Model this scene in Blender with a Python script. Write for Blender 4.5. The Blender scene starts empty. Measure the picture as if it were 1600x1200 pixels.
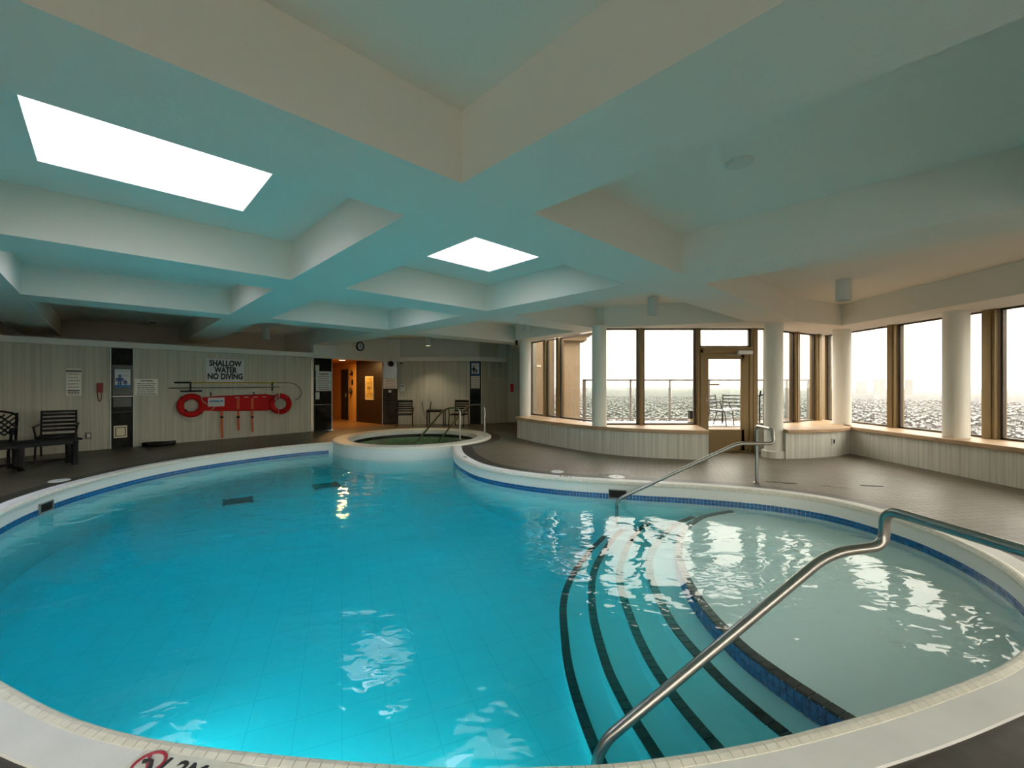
import bpy, bmesh, math, random
from mathutils import Vector, Matrix
random.seed(7)
sc = bpy.context.scene
C = sc.collection

# ---------------------------------------------------------------- camera
cam_d = bpy.data.cameras.new('camera'); cam = bpy.data.objects.new('camera', cam_d); C.objects.link(cam)
cam_d.sensor_width = 36.0; cam_d.lens = 36.0 * 657.0 / 1600.0
cam_d.clip_start = 0.05; cam_d.clip_end = 30000
cam.location = (0, 0, 1.45); cam.rotation_euler = (math.radians(90), 0, 0)
sc.camera = cam
# ---------------------------------------------------------------- world: bright overcast sky
SKY_H = (3.0, 2.86, 2.76); SKY_Z = (7.6, 7.7, 8.3)
w = bpy.data.worlds.new('overcast'); sc.world = w; w.use_nodes = True
nt = w.node_tree; nt.nodes.clear()
tc = nt.nodes.new('ShaderNodeTexCoord'); sx = nt.nodes.new('ShaderNodeSeparateXYZ')
mr = nt.nodes.new('ShaderNodeMapRange'); mx = nt.nodes.new('ShaderNodeMix'); mx.data_type = 'RGBA'
bgn = nt.nodes.new('ShaderNodeBackground'); wo = nt.nodes.new('ShaderNodeOutputWorld')
nt.links.new(tc.outputs['Generated'], sx.inputs[0]); nt.links.new(sx.outputs['Z'], mr.inputs['Value'])
mr.inputs['From Min'].default_value = 0.0; mr.inputs['From Max'].default_value = 1.0
nt.links.new(mr.outputs[0], mx.inputs[0])
mx.inputs[6].default_value = (*SKY_H, 1); mx.inputs[7].default_value = (*SKY_Z, 1)
nt.links.new(mx.outputs[2], bgn.inputs['Color']); nt.links.new(bgn.outputs[0], wo.inputs['Surface'])
# ---------------------------------------------------------------- exposure / view
vs = sc.view_settings
sc.display_settings.display_device = 'sRGB'
vs.view_transform = 'Standard'; vs.look = 'None'; vs.gamma = 1.0; vs.use_curve_mapping = False
vs.exposure = 0.56
sc.cycles.use_denoising = True
sc.cycles.use_adaptive_sampling = True; sc.cycles.adaptive_threshold = .04; sc.cycles.adaptive_min_samples = 16
sc.cycles.use_light_tree = False
sc.cycles.max_bounces = 9; sc.cycles.diffuse_bounces = 5; sc.cycles.glossy_bounces = 4
sc.cycles.transparent_max_bounces = 16; sc.cycles.transmission_bounces = 6; sc.cycles.volume_bounces = 1
sc.cycles.sample_clamp_indirect = 6.0
sc.cycles.caustics_reflective = False; sc.cycles.caustics_refractive = False

# ================================================================ helpers
def link(o, parent=None):
    C.objects.link(o)
    if parent: o.parent = parent
    return o
def tag(o, label=None, cat=None, group=None, kind=None):
    if label: o['label'] = label
    if cat: o['category'] = cat
    if group: o['group'] = group
    if kind: o['kind'] = kind
    return o
def thing(name, label, cat, loc=(0, 0, 0), rz=0.0, group=None, kind=None):
    o = bpy.data.objects.new(name, None); o.empty_display_size = 0.1; link(o)
    o.location = loc; o.rotation_euler = (0, 0, rz)
    return tag(o, label, cat, group, kind)
def copy_tree(o, parent=None):
    c = o.copy(); C.objects.link(c); c.parent = parent
    for ch in list(o.children): copy_tree(ch, c)
    return c
def mesh_obj(name, verts, faces, mat=None, parent=None, smooth=False):
    me = bpy.data.meshes.new(name); me.from_pydata([tuple(v) for v in verts], [], faces); me.update()
    if mat: me.materials.append(mat)
    if smooth:
        for p in me.polygons: p.use_smooth = True
    return link(bpy.data.objects.new(name, me), parent)
class MB:
    def __init__(s): s.v = []; s.f = []; s.sm = []
    def add(s, v, f, M=None, sm=False):
        n = len(s.v)
        s.v += [tuple(M @ Vector(p)) if M is not None else tuple(p) for p in v]
        s.f += [tuple(i + n for i in q) for q in f]; s.sm += [sm] * len(f); return s
    def box(s, c, d, rz=0.0, M=None):
        x, y, z = d[0] / 2, d[1] / 2, d[2] / 2
        v = [(-x, -y, -z), (x, -y, -z), (x, y, -z), (-x, y, -z), (-x, -y, z), (x, -y, z), (x, y, z), (-x, y, z)]
        T = Matrix.Translation(c) @ Matrix.Rotation(rz, 4, 'Z')
        if M is not None: T = M @ T
        return s.add(v, [(0, 3, 2, 1), (4, 5, 6, 7), (0, 1, 5, 4), (1, 2, 6, 5), (2, 3, 7, 6), (3, 0, 4, 7)], T)
    def bar(s, a, b, wd, th, up=(0, 0, 1)):
        a, b = Vector(a), Vector(b); d = (b - a); L = d.length; d.normalize(); up = Vector(up)
        sd = d.cross(up)
        if sd.length < 1e-4: sd = d.cross(Vector((1, 0, 0)))
        sd.normalize(); u = sd.cross(d)
        v = []
        for p in (a, b):
            for i, j in ((-1, -1), (1, -1), (1, 1), (-1, 1)): v.append(p + sd * i * wd / 2 + u * j * th / 2)
        return s.add(v, [(3, 2, 1, 0), (4, 5, 6, 7), (0, 1, 5, 4), (1, 2, 6, 5), (2, 3, 7, 6), (3, 0, 4, 7)])
    def tube(s, path, r, n=10, closed=False, caps=True):
        P = [Vector(p) for p in path]; m = len(P); v = []; ref = None
        for i, p in enumerate(P):
            if closed: t = P[(i + 1) % m] - P[i - 1]
            else: t = (P[min(i + 1, m - 1)] - P[max(i - 1, 0)])
            t.normalize()
            if ref is None:
                ref = t.cross(Vector((0, 0, 1)))
                if ref.length < 1e-3: ref = t.cross(Vector((1, 0, 0)))
            ref = ref - t * ref.dot(t); ref.normalize(); b = t.cross(ref)
            rr = r[i] if isinstance(r, (list, tuple)) else r
            for k in range(n):
                a = 2 * math.pi * k / n; v.append(p + ref * math.cos(a) * rr + b * math.sin(a) * rr)
        f = []
        for i in range(m if closed else m - 1):
            j = (i + 1) % m
            for k in range(n): f.append((i * n + k, i * n + (k + 1) % n, j * n + (k + 1) % n, j * n + k))
        if caps and not closed: f.append(tuple(range(n))[::-1]); f.append(tuple((m - 1) * n + k for k in range(n)))
        return s.add(v, f, sm=True)
    def lathe(s, prof, c=(0, 0, 0), n=32, M=None, cap=True):
        v = []; f = []
        for r, z in prof:
            for k in range(n):
                a = 2 * math.pi * k / n; v.append((c[0] + r * math.cos(a), c[1] + r * math.sin(a), c[2] + z))
        for i in range(len(prof) - 1):
            for k in range(n): f.append((i * n + k, i * n + (k + 1) % n, (i + 1) * n + (k + 1) % n, (i + 1) * n + k))
        if cap:
            f.append(tuple(range(n))[::-1]); f.append(tuple((len(prof) - 1) * n + k for k in range(n)))
        return s.add(v, f, M, sm=True)
    def prism(s, poly, z0, z1, M=None):
        n = len(poly); ar = sum(poly[i][0] * poly[(i + 1) % n][1] - poly[(i + 1) % n][0] * poly[i][1] for i in range(n))
        if ar < 0: poly = poly[::-1]
        v = [(p[0], p[1], z0) for p in poly] + [(p[0], p[1], z1) for p in poly]
        f = [tuple(range(n))[::-1], tuple(range(n, 2 * n))] + [(i, (i + 1) % n, n + (i + 1) % n, n + i) for i in range(n)]
        return s.add(v, f, M)
    def build(s, name, mat=None, parent=None, bevel=0.0, seg=2):
        o = mesh_obj(name, s.v, s.f, mat, parent)
        for p, q in zip(o.data.polygons, s.sm): p.use_smooth = q
        if bevel:
            m = o.modifiers.new('bevel', 'BEVEL'); m.width = bevel; m.segments = seg; m.limit_method = 'ANGLE'
        elif any(s.sm):
            try: o.data.set_sharp_from_angle(angle=math.radians(40))
            except Exception: pass
        return o
def fillet(pts, r, n=6):
    P = [Vector(p) for p in pts]; out = [P[0]]
    for i in range(1, len(P) - 1):
        a = (P[i - 1] - P[i]); b = (P[i + 1] - P[i]); la, lb = a.length, b.length
        rr = min(r[i] if isinstance(r, (list, tuple)) else r, la * .48, lb * .48); a.normalize(); b.normalize()
        p0, p2 = P[i] + a * rr, P[i] + b * rr
        for k in range(n + 1):
            t = k / n; out.append(p0 * (1 - t) ** 2 + P[i] * 2 * t * (1 - t) + p2 * t * t)
    out.append(P[-1]); return out
def catmull(pts, n=8, closed=False):
    P = [Vector(p) for p in pts]; m = len(P); out = []
    for i in range(m if closed else m - 1):
        if closed: a, b, c, d = P[i - 1], P[i], P[(i + 1) % m], P[(i + 2) % m]
        else: a, b, c, d = P[max(i - 1, 0)], P[i], P[i + 1], P[min(i + 2, m - 1)]
        for k in range(n):
            t = k / n
            out.append(0.5 * ((2 * b) + (c - a) * t + (2 * a - 5 * b + 4 * c - d) * t * t + (3 * b - a - 3 * c + d) * t ** 3))
    if not closed: out.append(P[-1])
    return out
def resample(pts, step, closed=False):
    P = list(pts) + ([pts[0]] if closed else []); L = [0]
    for i in range(1, len(P)): L.append(L[-1] + (P[i] - P[i - 1]).length)
    n = max(2, round(L[-1] / step)); out = []; j = 0
    for k in range(n if closed else n + 1):
        d = L[-1] * k / n
        while j < len(P) - 2 and L[j + 1] < d: j += 1
        t = (d - L[j]) / max(1e-9, L[j + 1] - L[j]); out.append(P[j].lerp(P[j + 1], t))
    return out
def offset(loop, d, closed=True):
    m = len(loop); out = []
    for i in range(m):
        if closed: t = loop[(i + 1) % m] - loop[i - 1]
        else: t = loop[min(i + 1, m - 1)] - loop[max(0, i - 1)]
        t = Vector((t[0], t[1])); t.normalize(); out.append(Vector((loop[i][0] + t.y * d, loop[i][1] - t.x * d)))
    return out
def area2(l): return sum(l[i][0] * l[(i + 1) % len(l)][1] - l[(i + 1) % len(l)][0] * l[i][1] for i in range(len(l)))
def ribbon(mb, la, za, lb, zb, closed=True):
    n = len(la); v = [(p[0], p[1], za) for p in la] + [(p[0], p[1], zb) for p in lb]
    f = [(i, (i + 1) % n, n + (i + 1) % n, n + i) for i in range(n if closed else n - 1)]
    mb.add(v, f, sm=True)
def filled(name, loops, z, mat, parent=None):
    bm = bmesh.new(); es = []
    for l in loops:
        vs_ = [bm.verts.new((p[0], p[1], z)) for p in l]
        es += [bm.edges.new((vs_[i], vs_[(i + 1) % len(vs_)])) for i in range(len(vs_))]
    bmesh.ops.triangle_fill(bm, use_beauty=True, use_dissolve=False, edges=es)
    bmesh.ops.recalc_face_normals(bm, faces=bm.faces)
    for f in bm.faces:
        if f.normal.z < 0: f.normal_flip()
    me = bpy.data.meshes.new(name); bm.to_mesh(me); bm.free()
    if mat: me.materials.append(mat)
    return link(bpy.data.objects.new(name, me), parent)
def text_obj(name, body, size, mat, parent=None, M=None, align='CENTER', bold=0.0, ext=0.001, xs=1.0):
    cu = bpy.data.curves.new(name, 'FONT'); cu.body = body; cu.size = size; cu.align_x = align; cu.align_y = 'CENTER'
    cu.extrude = ext; cu.offset = bold; cu.resolution_u = 3; cu.space_line = 0.92
    o = bpy.data.objects.new(name, cu); C.objects.link(o); bpy.context.view_layer.update()
    me = bpy.data.meshes.new_from_object(o.evaluated_get(bpy.context.evaluated_depsgraph_get()))
    C.objects.unlink(o); bpy.data.objects.remove(o)
    T = Matrix.Scale(xs, 4, (1, 0, 0))
    if M is not None: T = M @ T
    me.transform(T); me.materials.clear(); me.materials.append(mat); me.name = name
    return link(bpy.data.objects.new(name, me), parent)
def face_frame(p, dirx, z):
    """Matrix with local x along dirx (horizontal), local y up, local z out of the wall to the room (right of dirx)."""
    d = Vector((dirx[0], dirx[1], 0)).normalized(); n = Vector((d.y, -d.x, 0))
    return Matrix(((d.x, 0, n.x, p[0]), (d.y, 0, n.y, p[1]), (0, 1, 0, z), (0, 0, 0, 1)))

# ================================================================ materials
def lin(r, g, b):
    f = lambda c: (c / 255 / 12.92) if c / 255 <= .04045 else ((c / 255 + .055) / 1.055) ** 2.4
    return (f(r), f(g), f(b))
def mat(name, col, rough=.6, metal=0.0, noise=None, bump=None, spec=.5, emit=None):
    """noise=(scale xyz, amount, detail)  bump=(scale xyz, strength, dist)"""
    m = bpy.data.materials.new(name); m.use_nodes = True; nt = m.node_tree; b = nt.nodes['Principled BSDF']
    b.inputs['Base Color'].default_value = (*col, 1); b.inputs['Roughness'].default_value = rough
    b.inputs['Metallic'].default_value = metal; b.inputs['Specular IOR Level'].default_value = spec
    if emit:
        b.inputs['Emission Color'].default_value = (*emit[0], 1); b.inputs['Emission Strength'].default_value = emit[1]
    if noise or bump:
        ge = nt.nodes.new('ShaderNodeNewGeometry')
    if noise:
        mp = nt.nodes.new('ShaderNodeMapping'); mp.inputs['Scale'].default_value = noise[0]
        nt.links.new(ge.outputs['Position'], mp.inputs[0])
        tx = nt.nodes.new('ShaderNodeTexNoise'); tx.inputs['Scale'].default_value = 1; tx.inputs['Detail'].default_value = noise[2]
        nt.links.new(mp.outputs[0], tx.inputs['Vector'])
        rp = nt.nodes.new('ShaderNodeValToRGB'); rp.color_ramp.elements[0].position = .3; rp.color_ramp.elements[1].position = .7
        a = noise[1]
        rp.color_ramp.elements[0].color = (*[c * (1 - a) for c in col], 1); rp.color_ramp.elements[1].color = (*[min(1, c * (1 + a)) for c in col], 1)
        nt.links.new(tx.outputs['Fac'], rp.inputs[0]); nt.links.new(rp.outputs[0], b.inputs['Base Color'])
    if bump:
        mp = nt.nodes.new('ShaderNodeMapping'); mp.inputs['Scale'].default_value = bump[0]
        nt.links.new(ge.outputs['Position'], mp.inputs[0])
        tx = nt.nodes.new('ShaderNodeTexNoise'); tx.inputs['Scale'].default_value = 1; tx.inputs['Detail'].default_value = 4
        nt.links.new(mp.outputs[0], tx.inputs['Vector'])
        bp = nt.nodes.new('ShaderNodeBump'); bp.inputs['Strength'].default_value = bump[1]; bp.inputs['Distance'].default_value = bump[2]
        nt.links.new(tx.outputs['Fac'], bp.inputs['Height']); nt.links.new(bp.outputs[0], b.inputs['Normal'])
    return m
M = {}
M['plaster'] = mat('white_plaster', (.80, .775, .70), .85, bump=((60, 60, 60), .12, .01), spec=.2)
M['column'] = mat('white_column_paint', (.78, .77, .70), .7, bump=((60, 60, 60), .08, .01))
M['clad'] = mat('grained_wall_panel', (.52, .50, .40), .5, noise=((22, 22, .5), .16, 6))
M['cladpale'] = mat('pale_grained_panel', (.62, .61, .54), .5, noise=((22, 22, .5), .20, 6))
M['upper'] = mat('grey_paint', (.68, .67, .62), .8)
M['granite'] = mat('dark_granite', (.020, .020, .016), .45, spec=.12, noise=((14, 14, 7), .5, 6))
M['granite2'] = mat('dark_granite_worn', (.045, .045, .034), .45, spec=.12, noise=((6, 6, 3), .5, 6))
M['wood'] = mat('oak_sill', (.46, .30, .17), .45, noise=((3, 3, 12), .2, 5))
M['bronze'] = mat('bronze_aluminium', (.23, .155, .062), .42, metal=.25)
M['bronze_d'] = mat('dark_bronze', (.07, .055, .04), .4, metal=.3)
M['steel'] = mat('brushed_steel', (.40, .385, .36), .28, metal=1.0)
M['steel_d'] = mat('dull_steel', (.30, .29, .28), .35, metal=.9)
M['black'] = mat('black_powdercoat', (.006, .006, .006), .45, spec=.25)
M['blackrub'] = mat('black_rubber', (.01, .01, .01), .7)
M['brownmetal'] = mat('dark_brown_frame', (.016, .012, .011), .45, spec=.3)
M['red'] = mat('rescue_red', (.55, .006, .006), .5, spec=.2)
M['reddark'] = mat('dark_red', (.33, .01, .012), .4)
M['orange'] = mat('orange_strap', (.62, .12, .04), .7)
M['yellow'] = mat('yellow_pole', (.55, .36, .03), .4)
M['rope'] = mat('pale_rope', (.60, .57, .48), .8)
M['white'] = mat('white_gloss', (.80, .80, .78), .4)
M['paper'] = mat('white_paper', (.90, .86, .76), .7)
M['signgrey'] = mat('grey_white_sign', (.66, .67, .66), .6)
M['cream'] = mat('cream_plate', (.74, .66, .48), .5)
M['ink'] = mat('black_ink', (.012, .012, .014), .6)
M['inkgrey'] = mat('grey_ink', (.20, .20, .19), .6)
M['blue_ink'] = mat('blue_ink', (.03, .08, .26), .6)
M['blue_lab'] = mat('blue_label', (.02, .16, .42), .5)
M['pinkred'] = mat('red_mark', (.42, .02, .05), .5)
M['cabinet'] = mat('cabinet_grey', (.10, .10, .092), .45, metal=.3)
M['outgrey'] = mat('grey_outlet', (.25, .25, .24), .5)
M['coping'] = mat('white_coping', (.86, .85, .82), .6, noise=((3, 3, 3), .06, 6), bump=((25, 25, 25), .2, .01))
M['bull'] = mat('cream_bullnose', (.80, .77, .67), .35, noise=((20, 20, 20), .07, 3))
M['gutter'] = mat('white_gutter_face', (.80, .82, .78), .35)
M['bluetile'] = mat('cobalt_tile', (.018, .15, .38), .2, noise=((30, 30, 30), .35, 2))
M['blacktile'] = mat('black_tile', (.015, .016, .018), .35, noise=((30, 30, 30), .3, 2))
M['grout'] = mat('grout', (.50, .52, .50), .8)
M['border'] = mat('dark_border_tile', (.055, .047, .040), .45, noise=((8, 8, 8), .25, 4))
M['cord_orange'] = mat('corridor_paint', (.62, .36, .10), .6)
M['cord_floor'] = mat('corridor_floor', (.22, .12, .05), .35)
M['darkwood'] = mat('dark_wood', (.020, .012, .008), .4, noise=((2, 2, 14), .3, 4))
M['poster'] = mat('yellow_print', (.42, .30, .08), .6, noise=((7, 7, 7), .4, 4))
M['diffuser'] = mat('lit_lens', (.9, .9, .9), .5, emit=((1.0, .86, .62), 3.5))
M['fill_lens'] = mat('added_fill_lens', (.9, .9, .9), .3, emit=((.9, 1, .97), 4.0))  # glowing lens of the added pool fill lamps
M['lens_off'] = mat('unlit_lens', (.55, .55, .52), .4)
M['lampbody'] = mat('white_lamp_body', (.66, .67, .64), .5)
M['stone'] = mat('beige_exterior_panel', (.30, .22, .14), .8, noise=((2, 2, 2), .1, 5))
M['paver'] = mat('pink_paver', (.24, .17, .125), .8, noise=((3, 3, 3), .35, 5))
M['snow'] = mat('snow', (.36, .36, .37), .9, noise=((2, 2, 2), .12, 4))
M['railbrown'] = mat('rail_aluminium', (.16, .14, .12), .4, metal=.3)

def deck_material():
    m = mat('deck_tile', (.12, .108, .09), .38); nt = m.node_tree; b = nt.nodes['Principled BSDF']
    ge = nt.nodes.new('ShaderNodeNewGeometry'); mp = nt.nodes.new('ShaderNodeMapping'); mp.inputs['Rotation'].default_value = (0, 0, math.radians(-8))
    nt.links.new(ge.outputs['Position'], mp.inputs[0])
    br = nt.nodes.new('ShaderNodeTexBrick'); br.offset = 0.5; br.inputs['Scale'].default_value = 1.0
    br.inputs['Brick Width'].default_value = .105; br.inputs['Row Height'].default_value = .105
    br.inputs['Mortar Size'].default_value = .006; br.inputs['Mortar Smooth'].default_value = .3; br.inputs['Bias'].default_value = 0
    br.inputs['Color1'].default_value = (.215, .188, .128, 1); br.inputs['Color2'].default_value = (.178, .155, .104, 1); br.inputs['Mortar'].default_value = (.075, .064, .048, 1)
    nt.links.new(mp.outputs[0], br.inputs['Vector'])
    nz = nt.nodes.new('ShaderNodeTexNoise'); nz.inputs['Scale'].default_value = .8; nz.inputs['Detail'].default_value = 5
    nt.links.new(ge.outputs['Position'], nz.inputs['Vector'])
    mxx = nt.nodes.new('ShaderNodeMix'); mxx.data_type = 'RGBA'; mxx.blend_type = 'MULTIPLY'; mxx.inputs[0].default_value = .35
    nt.links.new(br.outputs['Color'], mxx.inputs[6]); nt.links.new(nz.outputs['Color'], mxx.inputs[7]); nt.links.new(mxx.outputs[2], b.inputs['Base Color'])
    bp = nt.nodes.new('ShaderNodeBump'); bp.inputs['Strength'].default_value = .4; bp.inputs['Distance'].default_value = .004; bp.invert = True
    nt.links.new(br.outputs['Fac'], bp.inputs['Height']); nt.links.new(bp.outputs[0], b.inputs['Normal'])
    rr = nt.nodes.new('ShaderNodeMapRange'); rr.inputs['To Min'].default_value = .28; rr.inputs['To Max'].default_value = .55
    nt.links.new(nz.outputs['Fac'], rr.inputs['Value']); nt.links.new(rr.outputs[0], b.inputs['Roughness'])
    return m
M['deck'] = deck_material()
def pool_floor_material():
    m = mat('pool_plaster', (.74, .80, .79), .6); nt = m.node_tree; b = nt.nodes['Principled BSDF']
    ge = nt.nodes.new('ShaderNodeNewGeometry'); mp = nt.nodes.new('ShaderNodeMapping'); mp.inputs['Rotation'].default_value = (0, 0, math.radians(-22))
    nt.links.new(ge.outputs['Position'], mp.inputs[0])
    br = nt.nodes.new('ShaderNodeTexBrick'); br.offset = 0.0; br.inputs['Scale'].default_value = 1.0
    br.inputs['Brick Width'].default_value = .30; br.inputs['Row Height'].default_value = .30; br.inputs['Mortar Size'].default_value = .0035; br.inputs['Mortar Smooth'].default_value = .5
    br.inputs['Color1'].default_value = (.78, .93, .94, 1); br.inputs['Color2'].default_value = (.77, .92, .93, 1); br.inputs['Mortar'].default_value = (.64, .80, .82, 1)
    nt.links.new(mp.outputs[0], br.inputs['Vector']); nt.links.new(br.outputs['Color'], b.inputs['Base Color'])
    return m
M['poolfloor'] = pool_floor_material()
M['poolwall'] = mat('pool_wall_plaster', (.93, .94, .92), .6)

def glass_material(name, tint, refl=1.0):
    m = bpy.data.materials.new(name); m.use_nodes = True; nt = m.node_tree; nt.nodes.clear()
    tr = nt.nodes.new('ShaderNodeBsdfTransparent'); tr.inputs[0].default_value = (*tint, 1)
    gl = nt.nodes.new('ShaderNodeBsdfGlossy'); gl.inputs['Roughness'].default_value = .0
    ge = nt.nodes.new('ShaderNodeNewGeometry'); io = nt.nodes.new('ShaderNodeMapRange')
    io.inputs['To Min'].default_value = 1.45; io.inputs['To Max'].default_value = 1 / 1.45
    fr = nt.nodes.new('ShaderNodeFresnel'); mx = nt.nodes.new('ShaderNodeMixShader'); out = nt.nodes.new('ShaderNodeOutputMaterial')
    nt.links.new(ge.outputs['Backfacing'], io.inputs['Value']); nt.links.new(io.outputs[0], fr.inputs['IOR'])
    ml = nt.nodes.new('ShaderNodeMath'); ml.operation = 'MULTIPLY'; ml.inputs[1].default_value = refl
    nt.links.new(fr.outputs[0], ml.inputs[0]); nt.links.new(ml.outputs[0], mx.inputs[0])
    nt.links.new(tr.outputs[0], mx.inputs[1]); nt.links.new(gl.outputs[0], mx.inputs[2]); nt.links.new(mx.outputs[0], out.inputs['Surface'])
    return m
M['glass'] = glass_material('tinted_window_glass', (.86, .84, .765))
M['railglass'] = glass_material('rail_glass', (.86, .90, .87))
M['skyglass'] = glass_material('skylight_glass', (.92, .93, .98), .5)

def water_material(name, sig_col, dens, bumps):
    m = bpy.data.materials.new(name); m.use_nodes = True; nt = m.node_tree; nt.nodes.clear(); L = nt.links
    tr = nt.nodes.new('ShaderNodeBsdfTransparent'); gl = nt.nodes.new('ShaderNodeBsdfGlossy'); gl.inputs['Roughness'].default_value = .015
    ge = nt.nodes.new('ShaderNodeNewGeometry'); io = nt.nodes.new('ShaderNodeMapRange')
    io.inputs['To Min'].default_value = 1.42; io.inputs['To Max'].default_value = 1 / 1.42
    fr = nt.nodes.new('ShaderNodeFresnel'); mx = nt.nodes.new('ShaderNodeMixShader'); out = nt.nodes.new('ShaderNodeOutputMaterial')
    L.new(ge.outputs['Backfacing'], io.inputs['Value']); L.new(io.outputs[0], fr.inputs['IOR'])
    prev = None
    for scale, st, dist in bumps:
        mp = nt.nodes.new('ShaderNodeMapping'); mp.inputs['Scale'].default_value = scale; L.new(ge.outputs['Position'], mp.inputs[0])
        nz = nt.nodes.new('ShaderNodeTexNoise'); nz.inputs['Scale'].default_value = 1; nz.inputs['Detail'].default_value = .6; nz.inputs['Distortion'].default_value = .8
        L.new(mp.outputs[0], nz.inputs['Vector'])
        bp = nt.nodes.new('ShaderNodeBump'); bp.inputs['Strength'].default_value = st; bp.inputs['Distance'].default_value = dist
        L.new(nz.outputs['Fac'], bp.inputs['Height'])
        if prev: L.new(prev.outputs[0], bp.inputs['Normal'])
        prev = bp
    L.new(prev.outputs[0], fr.inputs['Normal']); L.new(prev.outputs[0], gl.inputs['Normal'])
    L.new(fr.outputs[0], mx.inputs[0]); L.new(tr.outputs[0], mx.inputs[1]); L.new(gl.outputs[0], mx.inputs[2]); L.new(mx.outputs[0], out.inputs['Surface'])
    va = nt.nodes.new('ShaderNodeVolumeAbsorption'); va.inputs['Color'].default_value = (*sig_col, 1); va.inputs['Density'].default_value = dens
    L.new(va.outputs[0], out.inputs['Volume'])
    return m
M['water'] = water_material('pool_water', (.0, .875, .915), 1.9, [((2.0, 2.8, 1), 1.0, .015), ((8, 11, 1), 1.0, .0030)])
M['spawater'] = water_material('spa_water', (.55, .80, .50), 2.5, [((6, 6, 1), 1.0, .05), ((22, 22, 1), 1.0, .01)])

# ================================================================ ceiling grid
YAW = math.radians(46)
E1 = (math.sin(YAW), math.cos(YAW)); E2 = (-math.cos(YAW), math.sin(YAW))
def G(a, b): return (a * E1[0] + b * E2[0], a * E1[1] + b * E2[1])
BZ, CZ = 2.65, 3.08
A_B = [(-10.35, -9.72), (-7.38, -6.75), (-4.42, -3.79), (-1.45, -.82), (1.53, 2.16), (4.50, 5.14)]
B_B = [(-7.70, -7.04), (-4.45, -3.79), (-1.21, -.56), (2.02, 2.68), (5.25, 5.92), (8.60, 9.25)]
A0, A1, B0, B1 = -14, 18, -16, 18
SKY = [((-.36, .93), (3.62, 4.62)), ((2.95, 4.0), (3.62, 4.62)), ((-.36, .93), (6.75, 7.75)), ((2.95, 4.0), (6.75, 7.75)),
       ((-3.33, -2.04), (6.75, 7.75))]
REG = [[(-24, -2.6), (.5, -2.6), (.5, 17.5), (-24, 17.5)], [(.5, -2.6), (1.95, -2.6), (1.95, 9.25), (.5, 12.2)],
       [(1.95, -2.6), (5.5, -2.6), (5.5, 9.25), (1.95, 9.25)], [(5.5, -2.6), (7.95, -2.6), (7.95, 10.6), (5.5, 9.25)]]
def clip(poly, reg):
    out = list(poly)
    for i in range(len(reg)):
        p, q = reg[i], reg[(i + 1) % len(reg)]; res = []
        sd = lambda r: (q[0] - p[0]) * (r[1] - p[1]) - (q[1] - p[1]) * (r[0] - p[0])
        for j in range(len(out)):
            a, b = out[j], out[(j + 1) % len(out)]; sa, sb = sd(a), sd(b)
            if sa >= -1e-9: res.append(a)
            if (sa > 1e-9 and sb < -1e-9) or (sa < -1e-9 and sb > 1e-9):
                t = sa / (sa - sb); res.append((a[0] + (b[0] - a[0]) * t, a[1] + (b[1] - a[1]) * t))
        out = res
        if len(out) < 3: return []
    return out
ceiling = thing('ceiling', 'white coffered ceiling with deep crossing beams over the pool', 'ceiling', kind='structure')
def cuts(lo, hi, vals): return sorted(set([lo, hi] + [v for v in vals if lo < v < hi]))
mb = MB()
ca = cuts(A0, A1, [x for s in SKY for x in s[0]]); cb = cuts(B0, B1, [x for s in SKY for x in s[1]])
for i in range(len(ca) - 1):
    for j in range(len(cb) - 1):
        am, bm_ = (ca[i] + ca[i + 1]) / 2, (cb[j] + cb[j + 1]) / 2
        if any(s[0][0] < am < s[0][1] and s[1][0] < bm_ < s[1][1] for s in SKY): continue
        cell = [G(ca[i], cb[j]), G(ca[i + 1], cb[j]), G(ca[i + 1], cb[j + 1]), G(ca[i], cb[j + 1])]
        for r in REG:
            pl = clip(cell, r)
            if pl: mb.add([(p[0], p[1], CZ) for p in pl], [tuple(range(len(pl)))[::-1]])
mb.build('ceiling_slab', M['plaster'], ceiling)
# roof above, closes the ceiling to the sky everywhere but at the skylights
mb = MB()
for i in range(len(ca) - 1):
    for j in range(len(cb) - 1):
        am, bm_ = (ca[i] + ca[i + 1]) / 2, (cb[j] + cb[j + 1]) / 2
        if any(s[0][0] < am < s[0][1] and s[1][0] < bm_ < s[1][1] for s in SKY): continue
        cell = [G(ca[i], cb[j]), G(ca[i + 1], cb[j]), G(ca[i + 1], cb[j + 1]), G(ca[i], cb[j + 1])]
        for r in REG:
            pl = clip(cell, r)
            if pl: mb.add([(p[0], p[1], CZ + .55) for p in pl], [tuple(range(len(pl)))])
mb.build('roof_slab', M['plaster'], ceiling)
def beam(a0, a1, b0, b1, along):
    mb = MB(); n = 0
    cell = [(a0, b0), (a1, b0), (a1, b1), (a0, b1)]; W = [G(*c) for c in cell]
    for r in REG:
        pl = clip(W, r)
        if not pl: continue
        n += 1
        mb.add([(p[0], p[1], BZ) for p in pl], [tuple(range(len(pl)))[::-1]])
        for k in range(len(pl)):
            p, q = pl[k], pl[(k + 1) % len(pl)]
            if math.hypot(q[0] - p[0], q[1] - p[1]) < 1e-6: continue
            ax = E2 if along == 'a' else E1
            cp, cq = p[0] * ax[0] + p[1] * ax[1], q[0] * ax[0] + q[1] * ax[1]
            lo, hi = (b0, b1) if along == 'a' else (a0, a1)
            if any(abs(cp - e) < 1e-5 and abs(cq - e) < 1e-5 for e in (lo, hi)):
                mb.add([(p[0], p[1], BZ), (q[0], q[1], BZ), (q[0], q[1], CZ + .01), (p[0], p[1], CZ + .01)], [(0, 1, 2, 3)])
    if n: mb.build('beam', M['plaster'], ceiling)
for a0, a1 in A_B: beam(a0, a1, B0, B1, 'b')
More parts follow.
